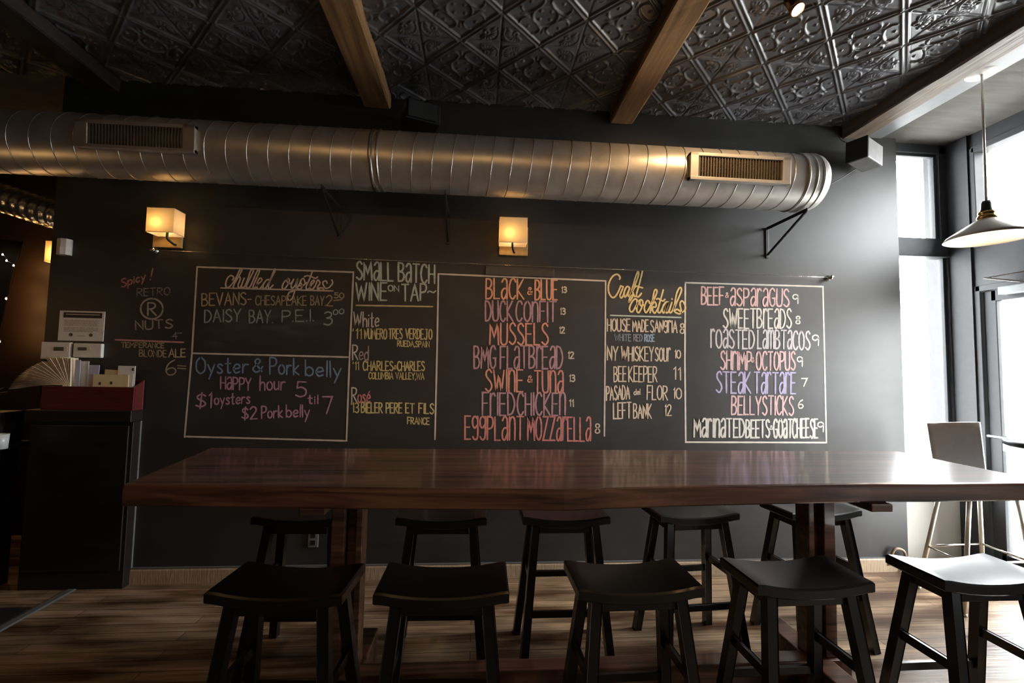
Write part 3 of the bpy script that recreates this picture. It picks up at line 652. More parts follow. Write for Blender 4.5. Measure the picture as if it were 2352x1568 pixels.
for i in range(NM):
    t = i/(NM-1); th = math.radians(91+89*t**.72); L = .18+.125*t
    x0, z0 = pv.x-.004-.058*t, bz1+.003+.001*i*0
    yfr = -.094-.012*t+.0016*(i % 3); yb_ = -.034-.002*(i % 4)
    n = 7; pr = []
    for k in range(n+1):
        s_ = L*k/n; a_ = th+.12*(k/n)*(1 if t > .3 else .2)
        px_, pz_ = x0+s_*math.cos(a_), z0+s_*math.sin(a_)+.004+max(0, (1-t))*.0+.028*math.sin(t*math.pi*.5)*(k/n)*.2
        pr.append((px_, pz_))
    # root stays between the boards of the box
    pr = [(x0+.004, bz1-.05*(1-t))]+pr if t < .7 else pr
    v = []; thk = .0005
    for k, (a_, b_) in enumerate(pr):
        k2 = min(k+1, len(pr)-1); k1 = max(k-1, 0); dx, dz = pr[k2][0]-pr[k1][0], pr[k2][1]-pr[k1][1]; l_ = math.hypot(dx, dz); nx_, nz_ = -dz/l_*thk, dx/l_*thk
        v += [(a_+nx_, yfr, b_+nz_), (a_+nx_, yb_, b_+nz_), (a_-nx_, yb_, b_-nz_), (a_-nx_, yfr, b_-nz_)]
    m_ = len(pr); f = [(k*4+j, k*4+(j+1) % 4, k*4+4+(j+1) % 4, k*4+4+j) for k in range(m_-1) for j in range(4)]+[(0, 1, 2, 3), tuple(m_*4-4+j for j in range(4))[::-1]]
    lab = 'paper menu in the fan of cream sheets spilling left out of the red box'
    if i == 0: lab = 'upright first sheet of the fan of paper menus, against the bluish card'
    if i == NM-1: lab = 'lowest sheet of the fan of paper menus, lying almost flat'
    tag(MB().add(v, f).build('paper_menu', M_PAPER, origin=(x0, -.11, z0)), lab, 'menu', 'fanned paper menus in the red box')
# ------------------------------------------------------------------ dark corner: drape with fairy lights, counter, plant
yD = .32
dp = lambda px, py, y=yD: at_y(px, py, y)
dr = MB(); edge = [dp(54, 552), dp(46, 585), dp(30, 620), dp(19, 673), dp(9, 720), dp(-2, 765), dp(-14, 830)]
v = []; nL = 24
for p in edge:
    for k in range(nL+1):
        t = k/nL; v.append((p.x-1.1*t, yD+.035*math.sin(k*1.15)+.02*math.sin(k*2.3), p.z))
f = [(i*(nL+1)+k, i*(nL+1)+k+1, (i+1)*(nL+1)+k+1, (i+1)*(nL+1)+k) for i in range(len(edge)-1) for k in range(nL)]
o = dr.add(v, f, True).build('drape', M_CLOTH, origin=(edge[0].x-.5, yD, edge[0].z)); so = o.modifiers.new('thickness', 'SOLIDIFY'); so.thickness = .008
tag(o, 'black drape gathered back at the dark end of the room behind fairy lights', 'curtain')
fl = thing('fairy_lights', 'string of tiny warm fairy lights along the edge of the black drape', 'lights', dp(20, 650))
yl = yD-.075
fp = [dp(-12, 578, yl), dp(8, 585, yl), dp(17, 599, yl), dp(33, 610, yl), dp(29, 645, yl), dp(16, 686, yl), dp(8, 735, yl), dp(1, 785, yl)]
MB().tube(spline(fp, 6), .0012, n=6).build('light_wire', M_IRON, fl)
for i in (1, 2, 3, 5, 7): MB().lathe([(.0005, -.006), (.004, -.004), (.0045, .002), (.0005, .009)], 10, Matrix.Translation(fp[i]+Vector((0, -.006, 0)))).build('bulb', M_TINY, fl)
for p, e in ((dp(36, 603, .72), 1.4), (dp(26, 655, .76), .4), (dp(28, 688, .74), .9), (dp(18, 712, .72), .5), (dp(14, 752, .72), .9), (dp(10, 790, .72), .4)):
    light('recess_glow_light', 'POINT', p, e, (1, .50, .16), .01, fl)  # unseen lamps added behind the drape for the glow on the recess wall
ct = thing('service_counter', 'dark service counter in the unlit corner beside the cabinet', 'counter', (-4.0, -.1, 0))
MB().box(-4.8, -3.10, -.35, .05, .0, .90).build('counter_body', M_CAB, ct)
MB().box(-4.8, -3.04, -.38, .08, .901, .935, b=.004).build('counter_top', M_CAB, ct)
a = at_y(25, 1010, -.05)
cr = thing('wooden_crate', 'dim wooden crate on the dark counter under the black drape', 'crate', (-3.3, -.06, .936))
MB().box(-3.62, -3.09, -.12, .06, .937, 1.14, b=.003).build('crate_body', M_CAB, cr)
mb = MB()
for b in ((-3.62, -3.09, -.132, -.121, 1.115, 1.145), (-3.62, -3.09, -.132, -.121, .938, .965), (-3.115, -3.09, -.132, -.121, .965, 1.115)): mb.box(*b)
mb.build('crate_frame', mat('dim_oak', (.03, .018, .011), .6, noise=.2), cr)
pt = thing('potted_plant', 'small potted plant with brownish dry leaves on top of the dim crate', 'plant', (-3.25, 0, 1.141))
MB().lathe([(.001, 0), (.045, 0), (.062, .085), (.066, .085), (.066, .10), (.056, .10), (.054, .085), (.001, .082)], 20, Matrix.Translation((-3.27, -.03, 1.142))).build('pot', M_POT, pt)
lf = MB(); rn = random.Random(9)
for i in range(16):
    a = rn.uniform(0, 6.28); e = rn.uniform(.2, 1.2); L = rn.uniform(.07, .13); d_ = Vector((math.cos(a)*math.cos(e), math.sin(a)*math.cos(e), math.sin(e))); s_ = d_.cross(Vector((0, 0, 1))).normalized()*.018
    b0 = Vector((-3.27, -.01, 1.23)); m_ = b0+d_*L*.55; tip = b0+d_*L+Vector((0, 0, -.015)); n_ = s_.cross(d_).normalized()*.001
    lf.add([b0, m_+s_, tip, m_-s_, m_+n_*4], [(0, 1, 4), (1, 2, 4), (2, 3, 4), (3, 0, 4)])
lf.build('foliage', mat('dry_leaf', (.20, .12, .06), .6, noise=.3), pt)
cv = thing('candle_glass', 'frosted white candle glass at the picture edge on the dark counter', 'glass', at_y(4, 1045, -.25))
g = at_y(-2, 1050, -.25)
MB().lathe([(.001, 0), (.034, 0), (.038, .09), (.035, .09), (.031, .006), (.001, .006)], 24, Matrix.Translation((g.x, -.25, .936))).build('glass_body', mat('frosted_glass', (.6, .62, .62), .3, noise=.05), cv)
MB().lathe([(.001, .0), (.026, 0), (.026, .035), (.001, .037)], 16, Matrix.Translation((g.x, -.25, .944))).build('candle', M_PAPER2, cv)
g = Vector((-3.06, -.2, 0))
lime = MB().lathe([(.0005, -.03), (.012, -.024), (.022, -.01), (.024, .004), (.019, .018), (.008, .027), (.0005, .031)], 18, Matrix.Translation((g.x, -.20, .936+.0245)) @ Matrix.Rotation(1.4, 4, 'Y')).build('lime', M_LEAF, origin=(g.x, -.2, .936))
tag(lime, 'green lime lying on the dark counter beside the crate', 'fruit')
g = at_y(8, 850, -.1)
v = MB(); bm = bmesh.new(); bmesh.ops.create_icosphere(bm, subdivisions=3, radius=1)
for q in bm.verts:
    k = 1+.12*math.sin(q.co.x*5+q.co.z*7)+.08*math.sin(q.co.y*9); q.co = Vector((q.co.x*.10*k, q.co.y*.07*k, q.co.z*.10*k))
v.bm(bm, Matrix.Translation((-3.53, -.03, 1.262)), True)
tag(v.build('folded_cloth', M_NAVY, origin=(-3.53, 0, 1.145)), 'bundled navy cloth on top of the dim crate beside the plant', 'cloth')
# ------------------------------------------------------------------ bar chair by the window and table outside
ch = thing('bar_chair', 'grey-backed bar chair on pale metal legs in front of the window', 'chair', (3.4, -.40, 0))
bk = [at_y(2128, 971, -.20), at_y(2252, 969, -.43), at_y(2266, 1085, -.41), at_y(2146, 1085, -.20)]
n = 8; mb = MB(); v = []
for j in range(n+1):
    for i in range(n+1):
        u, t = i/n, j/n; p = (bk[0]*(1-u)+bk[1]*u)*(1-t)+(bk[3]*(1-u)+bk[2]*u)*t
        v.append(p+Vector((.64, .77, 0))*(.03*(1-(2*u-1)**2)))
f = [(j*(n+1)+i, j*(n+1)+i+1, (j+1)*(n+1)+i+1, (j+1)*(n+1)+i) for j in range(n) for i in range(n)]
o = mb.add(v, f, True).build('backrest', mat('grey_laminate', (.55, .56, .58), .5, noise=.05, spec=.3), ch); so = o.modifiers.new('thickness', 'SOLIDIFY'); so.thickness = .016
MB().box(3.20, 3.62, -.62, -.27, .705, .735, b=.012).build('seat', M_GREYPL, ch)
M_LEG = mat('cream_metal_tube', (.66, .62, .52), .35, metal=.6, noise=.05)
T_ = [(3.27, -.33), (3.60, -.30), (3.24, -.54), (3.58, -.54)]; B_ = [(3.14, -.27), (3.68, -.24), (3.08, -.62), (3.66, -.585)]
for (a, b), (c_, d_) in zip(T_, B_): MB().tube([(a, b, .71), (c_, d_, .012)], .013, n=12).lathe([(.001, 0), (.016, 0), (.016, .014), (.001, .015)], 12, Matrix.Translation((c_, d_, 0))).build('leg', M_LEG, ch)
L_ = lambda k, z: Vector((*T_[k], .71)).lerp(Vector((*B_[k], .012)), (.71-z)/.698)
for a, b in ((0, 1), (1, 3), (3, 2), (2, 0)): MB().tube([L_(a, .30), L_(b, .30)], .008, n=10).build('footrail', M_CHROME, ch)
for k, (x, y) in enumerate(((3.455, -.27), (3.475, -.40))): MB().tube(spline([(x+.10, y-.03, .704), (x+.03, y, .72), (x+.015, y, .78), (x+.01, y, .85)], 5), .010, n=10).build('back_support', M_LEG, ch)
MB().tube([Vector((3.30+.04*math.cos(a), -.44+.04*math.sin(a), .690)) for a in np.linspace(0, 2*math.pi, 24)][:-1], .006, closed=True, n=8).build('hanging_ring', M_BRASS, ch)
ot = thing('bistro_table', 'small round black bar-height table by the door, only its rim showing', 'table', (3.525, -.87, 0))
TT = Matrix.Translation((3.525, -.87, 0))
MB().lathe([(.001, 1.074), (.268, 1.074), (.28, 1.080), (.28, 1.104), (.272, 1.110), (.001, 1.110)], 56, TT).build('tabletop', M_IRON, ot)
MB().lathe([(.001, .012), (.032, .012), (.030, 1.05), (.11, 1.06), (.11, 1.0735), (.001, 1.0735)], 24, TT).build('pedestal', M_IRON, ot)
MB().lathe([(.001, 0), (.22, 0), (.22, .008), (.05, .03), (.033, .03)], 32, TT).build('base_plate', M_IRON, ot)
g = at_y(2068, 1250, -.06)
cbl = MB().tube(spline([(g.x-.06, -.015, .05), (g.x-.02, -.03, .17), (g.x+.05, -.035, .16), (g.x+.07, -.03, .08), (g.x+.04, -.03, .012)], 8), .010, n=10).build('cable_loop', mat('tan_cable', (.30, .22, .15), .5, noise=.1), origin=(g.x, -.03, 0))
tag(cbl, 'loop of tan cable at the foot of the wall beside the window', 'cable')
#PART3
# ------------------------------------------------------------------ chalk writing on the wall
UP = {
 'A': 'P0,0 .27,1 .54,0;P.1,.36 .45,.36', 'B': 'P0,0 0,1;S0,1 .3,.97 .4,.77 .28,.57 0,.52;S0,.52 .34,.48 .46,.26 .32,.04 0,0',
 'C': 'S.46,.84 .34,1 .12,.92 0,.5 .1,.1 .3,0 .47,.16', 'D': 'P0,0 0,1;S0,1 .3,.92 .48,.5 .3,.08 0,0', 'E': 'P.42,1 0,1 0,0 .43,0;P0,.52 .36,.52',
 'F': 'P.42,1 0,1 0,0;P0,.52 .34,.52', 'G': 'S.46,.84 .32,1 .1,.9 0,.5 .1,.08 .3,0 .46,.14;P.46,.12 .47,.45 .26,.45', 'H': 'P0,0 0,1;P.46,0 .46,1;P0,.5 .46,.5',
 'I': 'P.04,0 .04,1', 'J': 'S.4,1 .4,.25 .3,0 .1,.02 0,.16;P.18,1 .58,1', 'K': 'P0,0 0,1;P.44,1 0,.46 .48,0', 'L': 'P0,1 0,0 .4,0', 'M': 'P0,0 .05,1 .3,.34 .56,1 .62,0',
 'N': 'P0,0 0,1 .46,0 .46,1', 'O': 'C.25,1 .04,.8 .0,.5 .04,.18 .25,0 .46,.18 .5,.5 .46,.8', 'P': 'P0,0 0,1;S0,1 .34,.96 .43,.74 .32,.52 0,.46', 'R': 'P0,0 0,1;S0,1 .34,.96 .42,.76 .3,.55 0,.48;P.14,.48 .47,0',
 'S': 'S.42,.86 .27,1 .07,.9 .07,.68 .36,.42 .44,.2 .25,0 0,.12', 'T': 'P0,1 .5,1;P.25,1 .25,0', 'U': 'S0,1 0,.3 .07,.05 .24,0 .4,.06 .46,.3 .46,1', 'V': 'P0,1 .26,0 .52,1', 'W': 'P0,1 .17,0 .36,.82 .55,0 .73,1',
 'X': 'P0,1 .45,0;P.45,1 0,0', 'Y': 'P0,1 .24,.5;P.5,1 .24,.5 .22,0', 'Z': 'P0,1 .46,1 0,0 .48,0',
 '0': 'C.23,1 .03,.8 .0,.5 .03,.18 .23,0 .42,.18 .46,.5 .42,.8', '1': 'P.0,.82 .1,1 .1,0', '2': 'S0,.8 .16,1 .36,.92 .38,.66 .18,.3 0,0;P0,0 .46,.02', '3': 'S.03,.9 .2,1 .38,.86 .34,.62 .14,.54;S.14,.54 .38,.46 .42,.2 .24,0 0,.1',
 '4': 'P.34,0 .34,1 0,.38 .46,.38', '5': 'P.42,1 .08,1 .05,.56;S.05,.56 .24,.64 .42,.46 .4,.14 .2,0 0,.1', '6': 'S.36,1 .12,.78 0,.36 .1,.04 .3,.02 .42,.24 .3,.46 .1,.42 .02,.28', '7': 'P0,1 .44,1 .2,0',
 '8': 'C.2,.54 .04,.72 .06,.93 .2,1 .35,.93 .38,.72 .22,.54 .02,.3 .04,.07 .2,0 .38,.07 .4,.3', '9': 'S.38,.72 .2,.5 .03,.62 .04,.88 .2,1 .36,.9 .38,.6 .36,0', '$': 'S.4,.8 .24,.92 .06,.82 .08,.64 .34,.42 .4,.22 .22,.1 0,.2;P.24,1.04 .18,-.04',
 '&': 'S.46,.02 .12,.68 .12,.9 .22,1 .34,.88 .3,.7 .06,.4 .0,.18 .14,0 .32,.08 .48,.42', "'": 'P.02,1 0,.8', ',': 'P.04,.08 0,-.14', '.': 'P0,.0 .02,.05', '-': 'P0,.42 .26,.42', '~': 'S0,.45 .12,.62 .26,.5 .4,.38 .55,.58', '!': 'P.12,1 .04,.3;P.02,.05 .0,0', '=': 'P0,.2 .5,.24;P0,.62 .5,.66', '*': 'P0,.5 .04,.5'}
LO = {
 'a': 'S.36,.5 .18,.57 .02,.42 .04,.12 .18,0 .35,.16;P.37,.56 .37,0', 'b': 'P0,1 0,0;S0,.4 .18,.56 .36,.42 .36,.14 .18,0 0,.12', 'd': 'S.35,.42 .18,.56 .0,.36 .04,.06 .2,0 .35,.16;P.36,1 .36,0', 'e': 'S.03,.27 .2,.3 .36,.36 .3,.54 .12,.54 .01,.28 .12,.02 .36,.1',
 'g': 'S.36,.48 .18,.57 .0,.4 .08,.12 .24,.1 .36,.3;S.37,.56 .37,-.1 .28,-.34 .04,-.3', 'h': 'P0,1 0,0;S0,.36 .14,.55 .3,.5 .35,.3 .35,0', 'i': 'P.03,.55 .03,0;P.03,.74 .05,.78', 'k': 'P0,1 0,0;P.33,.56 0,.24 .36,0', 'l': 'P.03,1 .03,0', 'm': 'P0,.55 0,0;S0,.36 .12,.55 .24,.5 .26,.3 .26,0;S.26,.36 .38,.55 .5,.5 .52,.3 .52,0',
 'n': 'P0,.55 0,0;S0,.36 .14,.55 .3,.5 .35,.3 .35,0', 'o': 'C.18,.56 .03,.44 .0,.28 .05,.08 .18,0 .33,.08 .38,.28 .33,.46', 'p': 'P0,.56 0,-.36;S0,.42 .18,.57 .36,.42 .36,.14 .18,0 0,.12', 'r': 'P0,.55 0,0;S0,.34 .12,.53 .3,.53', 's': 'S.3,.48 .15,.57 .03,.44 .25,.2 .24,.04 .1,0 0,.07',
 't': 'S.14,.95 .14,.14 .2,.01 .3,.04;P0,.6 .3,.62', 'u': 'S0,.55 0,.16 .1,.01 .3,.12;P.32,.55 .32,0', 'y': 'P0,.55 .19,.06;P.38,.56 .06,-.38', 'c': 'S.32,.46 .18,.56 .02,.4 .03,.12 .18,0 .33,.1', 'w': 'P0,.55 .12,0 .24,.45 .36,0 .48,.55', 'E': 'S.03,.27 .2,.3 .36,.36 .3,.54 .12,.54 .01,.28 .12,.02 .36,.1;P.16,.66 .3,.8'}
TALL = {'a': 'S.04,.84 .18,1 .36,.96 .41,.72 .41,0;S.41,.5 .18,.52 .02,.32 .06,.06 .22,.02 .41,.3', 'n': 'P0,1 0,0;S0,.74 .12,.96 .32,.97 .41,.72 .41,0', 'r': 'P0,1 0,0;S0,.76 .1,.94 .24,1 .33,.88', 'g': 'S.4,.9 .2,1 .02,.86 .04,.6 .2,.5 .4,.66;S.41,1 .41,.3 .34,.04 .14,0 .02,.12', 'i': 'P.04,1 .04,0',
 'm': 'P0,1 0,0;S0,.74 .1,.96 .24,.97 .29,.72 .29,0;S.29,.74 .4,.96 .54,.97 .59,.72 .59,0', 'o': 'C.22,1 .04,.8 .0,.5 .04,.18 .22,0 .4,.18 .44,.5 .4,.8', 's': UP['S'], 't': UP['T'], 'e': UP['E'], 'd': UP['D'], 'c': UP['C'], 'b': UP['B'], 'p': UP['P'], 'u': UP['U'], 'k': UP['K'], 'l': UP['L']}
def glyph(g):
    out = []
    for s in g.split(';'):
        p = [tuple(float(a) for a in q.split(',')) for q in s[1:].split()]
        out.append([np.array(a) for a in p] if s[0] == 'P' else spline(p, 5, s[0] == 'C'))
    return out
def strokes(text, style):
    x = 0; out = []; rn = random.Random(text)
    for c in text:
        if c == ' ': x += .34; continue
        d = TALL.get(c) if style == 'tall' else LO.get(c) if style == 'print' else None
        d = d or UP.get(c) or UP.get(c.upper())
        g = glyph(d); w_ = max(p[0] for s in g for p in s)
        dy = rn.uniform(-.02, .02); sl = rn.uniform(-.02, .03)
        for s in g: out.append([np.array((p[0]+x+sl*p[1], p[1]+dy)) for p in s])
        x += w_+.15
    return out, x-.15
class Chalk(MB):
    k = 0
    def stroke(s, pts, w_, taper=True):                 # pts in wall coordinates (x, z)
        P = [np.array(p, float) for p in pts]
        P = [p for i, p in enumerate(P) if i == 0 or np.hypot(*(p-P[i-1])) > 1e-5]
        if len(P) < 2: return s
        y = -.0008-.00005*(Chalk.k % 24); Chalk.k += 1
        rn = random.Random(Chalk.k); v = []
        t0, t1 = P[1]-P[0], P[-1]-P[-2]; P[0] = P[0]-t0/np.hypot(*t0)*w_*.3; P[-1] = P[-1]+t1/np.hypot(*t1)*w_*.3
        Q = [P[0]]
        for a, b in zip(P, P[1:]):
            m_ = max(1, int(np.hypot(*(b-a))/.03)); Q += [a+(b-a)*(i+1)/m_ for i in range(m_)]
        n = len(Q)
        for i, p in enumerate(Q):
            a = Q[i]-Q[i-1] if i else Q[1]-Q[0]; b = Q[i+1]-Q[i] if i < n-1 else a
            a = a/np.hypot(*a); b = b/np.hypot(*b); t = a+b; l = np.hypot(*t); t = t/l if l > .3 else a
            k = 1/max(.55, (t@a)); ww = w_*.5*k*rn.uniform(.88, 1.12)*(.8 if i in (0, n-1) else 1)
            v += [(p[0]-t[1]*ww, y, p[1]+t[0]*ww), (p[0]+t[1]*ww, y, p[1]-t[0]*ww)]
        return s.add(v, [(2*i, 2*i+1, 2*i+3, 2*i+2) for i in range(n-1)])
_cm = {}
def chalk(rgb, dens=.62):
    key = (*rgb, dens)
    if key in _cm: return _cm[key]
    M = mat('chalk', tuple(.72*a+.28*b for a, b in zip(lin(rgb), lin((214, 210, 204)))), .95, spec=.1); nt = M.node_tree; L = nt.links.new; b = nt.nodes['Principled BSDF']; o = nt.nodes['Material Output']
    tc = nt.nodes.new('ShaderNodeTexCoord'); n = nt.nodes.new('ShaderNodeTexNoise'); n.inputs['Scale'].default_value = 260; n.inputs['Detail'].default_value = 3; L(tc.outputs['Object'], n.inputs['Vector'])
    n2 = nt.nodes.new('ShaderNodeTexNoise'); n2.inputs['Scale'].default_value = 14; L(tc.outputs['Object'], n2.inputs['Vector'])
    a = nt.nodes.new('ShaderNodeMath'); a.operation = 'MULTIPLY_ADD'; L(n2.outputs['Fac'], a.inputs[0]); a.inputs[1].default_value = .5; L(n.outputs['Fac'], a.inputs[2])
    r = nt.nodes.new('ShaderNodeMapRange'); r.inputs['From Min'].default_value = .78-.62*dens; r.inputs['From Max'].default_value = .98-.62*dens+.12; L(a.outputs[0], r.inputs[0])
    t = nt.nodes.new('ShaderNodeBsdfTransparent'); x = nt.nodes.new('ShaderNodeMixShader'); L(r.outputs[0], x.inputs[0]); L(t.outputs[0], x.inputs[1]); L(b.outputs[0], x.inputs[2]); L(x.outputs[0], o.inputs[0])
    _cm[key] = M; return M
def w2(px, py): p = at_y(px, py, 0); return np.array((p.x, p.z))
WH = (226, 218, 205)
CUR = None
def menu(label):
    global CUR
    CUR = bpy.data.objects.new('chalk_menu', None); COL.objects.link(CUR); CUR.parent = WALL; CUR['label'] = label
def lines(name, segs, rgb, wpx, dens=.62, parent=None):
    c = Chalk()
    for seg in segs: c.stroke([w2(*p) for p in seg], wpx*.97*3.29/F_PX)
    return c.build(name, chalk(rgb, dens), parent or CUR)
def write(text, xl, yl, xr, yr, h, rgb, style='tall', wpx=4.2, name='lettering', dens=.66):
    st, W = strokes(text, style); c = Chalk()
    for s in st:
        q = []
        for p in s:
            t = p[0]/W; q.append(w2(xl+(xr-xl)*t, yl+(yr-yl)*t-p[1]*h))
        c.stroke(q, wpx*.97*3.29/F_PX)
    return c.build(name, chalk(rgb, dens), CUR)
def script(paths, ox, oy, sc, rgb, wpx, name='heading'):
    c = Chalk()
    for p in paths.split('|'):
        pts = [tuple(float(a) for a in q.split(',')) for q in p.split()]
        c.stroke([w2(ox+q[0]/sc, oy+q[1]/sc) for q in (spline(pts, 5) if len(pts) > 2 else pts)], wpx*.97*3.29/F_PX)
    return c.build(name, chalk(rgb, .8), CUR)
ORANGE, SALMON, MAUVE, CORAL, RED = (226, 140, 84), (228, 130, 98), (178, 112, 132), (216, 104, 88), (206, 84, 88)
YEL, TEAL, BLUE, PINK, TAN = (206, 180, 84), (186, 200, 182), (40, 112, 160), (180, 98, 138), (168, 140, 84)
# --- nuts and ale, freehand at the dark end
menu('faint chalk writing for nuts and ale beside the notice')
write('Spicy', 279, 660, 334, 642, 19, (170, 80, 78), 'print', 3.2); write('!', 345, 643, 351, 641, 24, (170, 80, 78), 'print', 3.2)
write('RETRO', 315, 680, 390, 677, 17, (120, 112, 106), 'caps', 2.6, dens=.5)
c = Chalk(); c.stroke([w2(349+25.5*math.cos(a), 709+23.5*math.sin(a)) for a in np.linspace(0, 2*math.pi, 30)], 3.6*3.29/F_PX); c.build('ring', chalk((160, 148, 134), .6), CUR)
write('R', 340, 724, 359, 724, 29, (160, 148, 134), 'caps', 3.4); write('NUTS', 312, 757, 396, 753, 20, (150, 138, 126), 'caps', 3.2, dens=.55); write('4', 397, 778, 407, 778, 15, (130, 122, 116), 'caps', 2.4); write('-', 408, 768, 418, 768, 8, (130, 122, 116), 'caps', 2.4)
lines('rule', [[(265, 780), (422, 786)]], (196, 100, 96), 3.6, .75)
write('TEMPERANCE', 279, 797, 377, 799, 11, (160, 130, 76), 'caps', 2.6, dens=.55); write('BlondE', 320, 818, 383, 820, 15, (160, 130, 76), 'caps', 2.6, dens=.55); write('ALE', 388, 820, 426, 819, 18, (180, 150, 96), 'caps', 3.2)
write('6', 381, 861, 404, 860, 34, (160, 140, 90), 'caps', 3.0); write('=', 408, 848, 427, 850, 14, (160, 140, 90), 'caps', 2.6)
# --- chilled oysters panel
menu('white-ruled chalk panel headed chilled oysters with the happy hour offer below')
lines('border', [[(453, 613), (812, 625)], [(812, 624), (803, 820), (796, 1011)], [(797, 1012), (424, 1002)], [(424, 1004), (441, 811), (453, 613)], [(441, 811), (803, 820)]], (204, 188, 170), 3.8, .75)
script('265,340 290,290 240,255 180,300 145,400 160,465 210,460 280,380 335,285 395,160 420,125 435,160 380,270 310,390 278,470|278,470 330,330 390,280 408,320 368,430 385,482 425,440 480,300|480,300 432,430 450,478 500,430 560,270 590,180 630,130 642,180 580,310 520,440 545,484 600,430 690,220 740,140 752,180 690,330 640,450 662,492 712,420 790,355 790,312 750,312 705,420 722,492 772,480 840,390|930,330 880,338 822,420 822,490 872,470 932,360 1000,200 1026,140 1026,190 950,340 915,440 932,492 1000,425|'
       '1270,310 1200,370 1163,460 1190,505 1250,440 1292,350 1272,308 1243,345 1275,400 1330,385 1372,318|1372,318 1324,430 1342,482 1392,440 1446,315 1400,500 1345,660 1290,702 1258,650 1290,560 1370,530 1460,435 1510,330 1550,312 1572,385|1505,330 1490,370 1522,440 1490,505 1436,480 1460,440 1530,440 1600,380|1712,168 1650,330 1596,450 1608,512 1652,480 1690,425 1742,362 1728,340 1690,370 1664,460 1692,512 1752,450 1802,338 1842,390 1800,465 1802,512|1560,278 1620,258 1700,282 1762,306 1802,278|1972,395 1950,352 1898,372 1900,420 1922,470 1888,522 1828,512 1812,488 1862,478 1985,482 2050,425 2072,380 2054,332', 500, 600, 7.84, (226, 196, 166), 3.3)
lines('underline', [[(507, 661), (765, 668)]], (206, 176, 156), 3.4, .7)
write('BEVANS-', 464, 702, 577, 699, 28, TAN, 'caps', 3.2, dens=.6); write('CHESAPEAKE', 587, 700, 704, 701, 21, (150, 126, 76), 'caps', 2.8, dens=.58); write('BAY.', 714, 700, 747, 701, 21, (150, 126, 76), 'caps', 2.8); write('2', 750, 702, 764, 703, 24, (166, 136, 84), 'caps', 2.8); write('50', 768, 684, 790, 685, 12, (166, 136, 84), 'caps', 2.4); lines('underline', [[(766, 690), (786, 688)]], (166, 136, 84), 2.4)
write('DAISY', 470, 740, 553, 738, 28, (128, 138, 130), 'caps', 3.4, dens=.58); write('BAY.', 573, 741, 626, 741, 29, (128, 138, 130), 'caps', 3.4, dens=.58); write('P.E.I.', 648, 739, 720, 737, 26, (128, 138, 130), 'caps', 3.2, dens=.58); write('3', 744, 747, 763, 746, 30, (140, 152, 146), 'caps', 3.2); write('00', 766, 723, 790, 720, 11, (140, 152, 146), 'caps', 2.6)
write('Oyster', 451, 857, 570, 856, 36, BLUE, 'print', 3.8); write('&', 581, 854, 603, 854, 30, BLUE, 'caps', 3.6); write('Pork', 620, 859, 687, 860, 38, BLUE, 'print', 3.8); write('belly', 702, 863, 783, 866, 36, BLUE, 'print', 3.8)
write('haPPY', 507, 893, 577, 896, 28, PINK, 'tall', 3.4); write('hour', 597, 896, 655, 895, 34, PINK, 'print', 3.4); write('5', 679, 910, 703, 911, 34, PINK, 'caps', 3.6); write('til', 707, 926, 730, 927, 20, PINK, 'print', 3.4); write('7', 740, 950, 762, 950, 39, PINK, 'caps', 3.6)
write('$1', 450, 938, 485, 936, 34, PINK, 'caps', 3.8); write('oysters', 493, 929, 574, 926, 26, PINK, 'print', 3.4); write('$2', 556, 963, 591, 962, 28, PINK, 'caps', 3.6); write('Pork', 601, 961, 649, 958, 28, PINK, 'print', 3.4); write('belly', 658, 958, 711, 957, 28, PINK, 'print', 3.4)
def smudge(px, py, rx, ry, strength, seed):
    p = at_y(px, py, 0); a = rx*3.29/F_PX; b = ry*3.29/F_PX; n = 48
    M = mat('chalk_dust', (.30, .29, .27), .95, spec=.1); nt = M.node_tree; L = nt.links.new; q = nt.nodes['Principled BSDF']; o = nt.nodes['Material Output']
    tc = nt.nodes.new('ShaderNodeTexCoord'); mp = nt.nodes.new('ShaderNodeMapping'); mp.inputs['Location'].default_value = (-p.x/a, 0, -p.z/b); mp.inputs['Scale'].default_value = (1/a, 1, 1/b); L(tc.outputs['Object'], mp.inputs[0])
    g = nt.nodes.new('ShaderNodeTexGradient'); g.gradient_type = 'SPHERICAL'; L(mp.outputs[0], g.inputs[0])
    mp2 = nt.nodes.new('ShaderNodeMapping'); mp2.inputs['Scale'].default_value = (3, 1, 11); mp2.inputs['Location'].default_value = (seed, 0, 0); L(tc.outputs['Object'], mp2.inputs[0])
    nz = nt.nodes.new('ShaderNodeTexNoise'); nz.inputs['Scale'].default_value = 1.6; nz.inputs['Detail'].default_value = 5; L(mp2.outputs[0], nz.inputs['Vector'])
    r = nt.nodes.new('ShaderNodeMapRange'); r.inputs['From Min'].default_value = .35; r.inputs['From Max'].default_value = .75; L(nz.outputs['Fac'], r.inputs[0])
    m1 = nt.nodes.new('ShaderNodeMath'); m1.operation = 'MULTIPLY'; L(g.outputs['Fac'], m1.inputs[0]); L(r.outputs[0], m1.inputs[1])
    m2 = nt.nodes.new('ShaderNodeMath'); m2.operation = 'MULTIPLY'; L(m1.outputs[0], m2.inputs[0]); m2.inputs[1].default_value = strength
    t = nt.nodes.new('ShaderNodeBsdfTransparent'); x = nt.nodes.new('ShaderNodeMixShader'); L(m2.outputs[0], x.inputs[0]); L(t.outputs[0], x.inputs[1]); L(q.outputs[0], x.inputs[2]); L(x.outputs[0], o.inputs[0])
    c = MB(); c.add([(p.x+a*math.cos(k*2*math.pi/n), -.0004, p.z+b*math.sin(k*2*math.pi/n)) for k in range(n)], [tuple(range(n))]); c.build('chalk_smudge', M, CUR)
smudge(620, 735, 190, 62, .42, 3); smudge(500, 770, 60, 40, .30, 5)
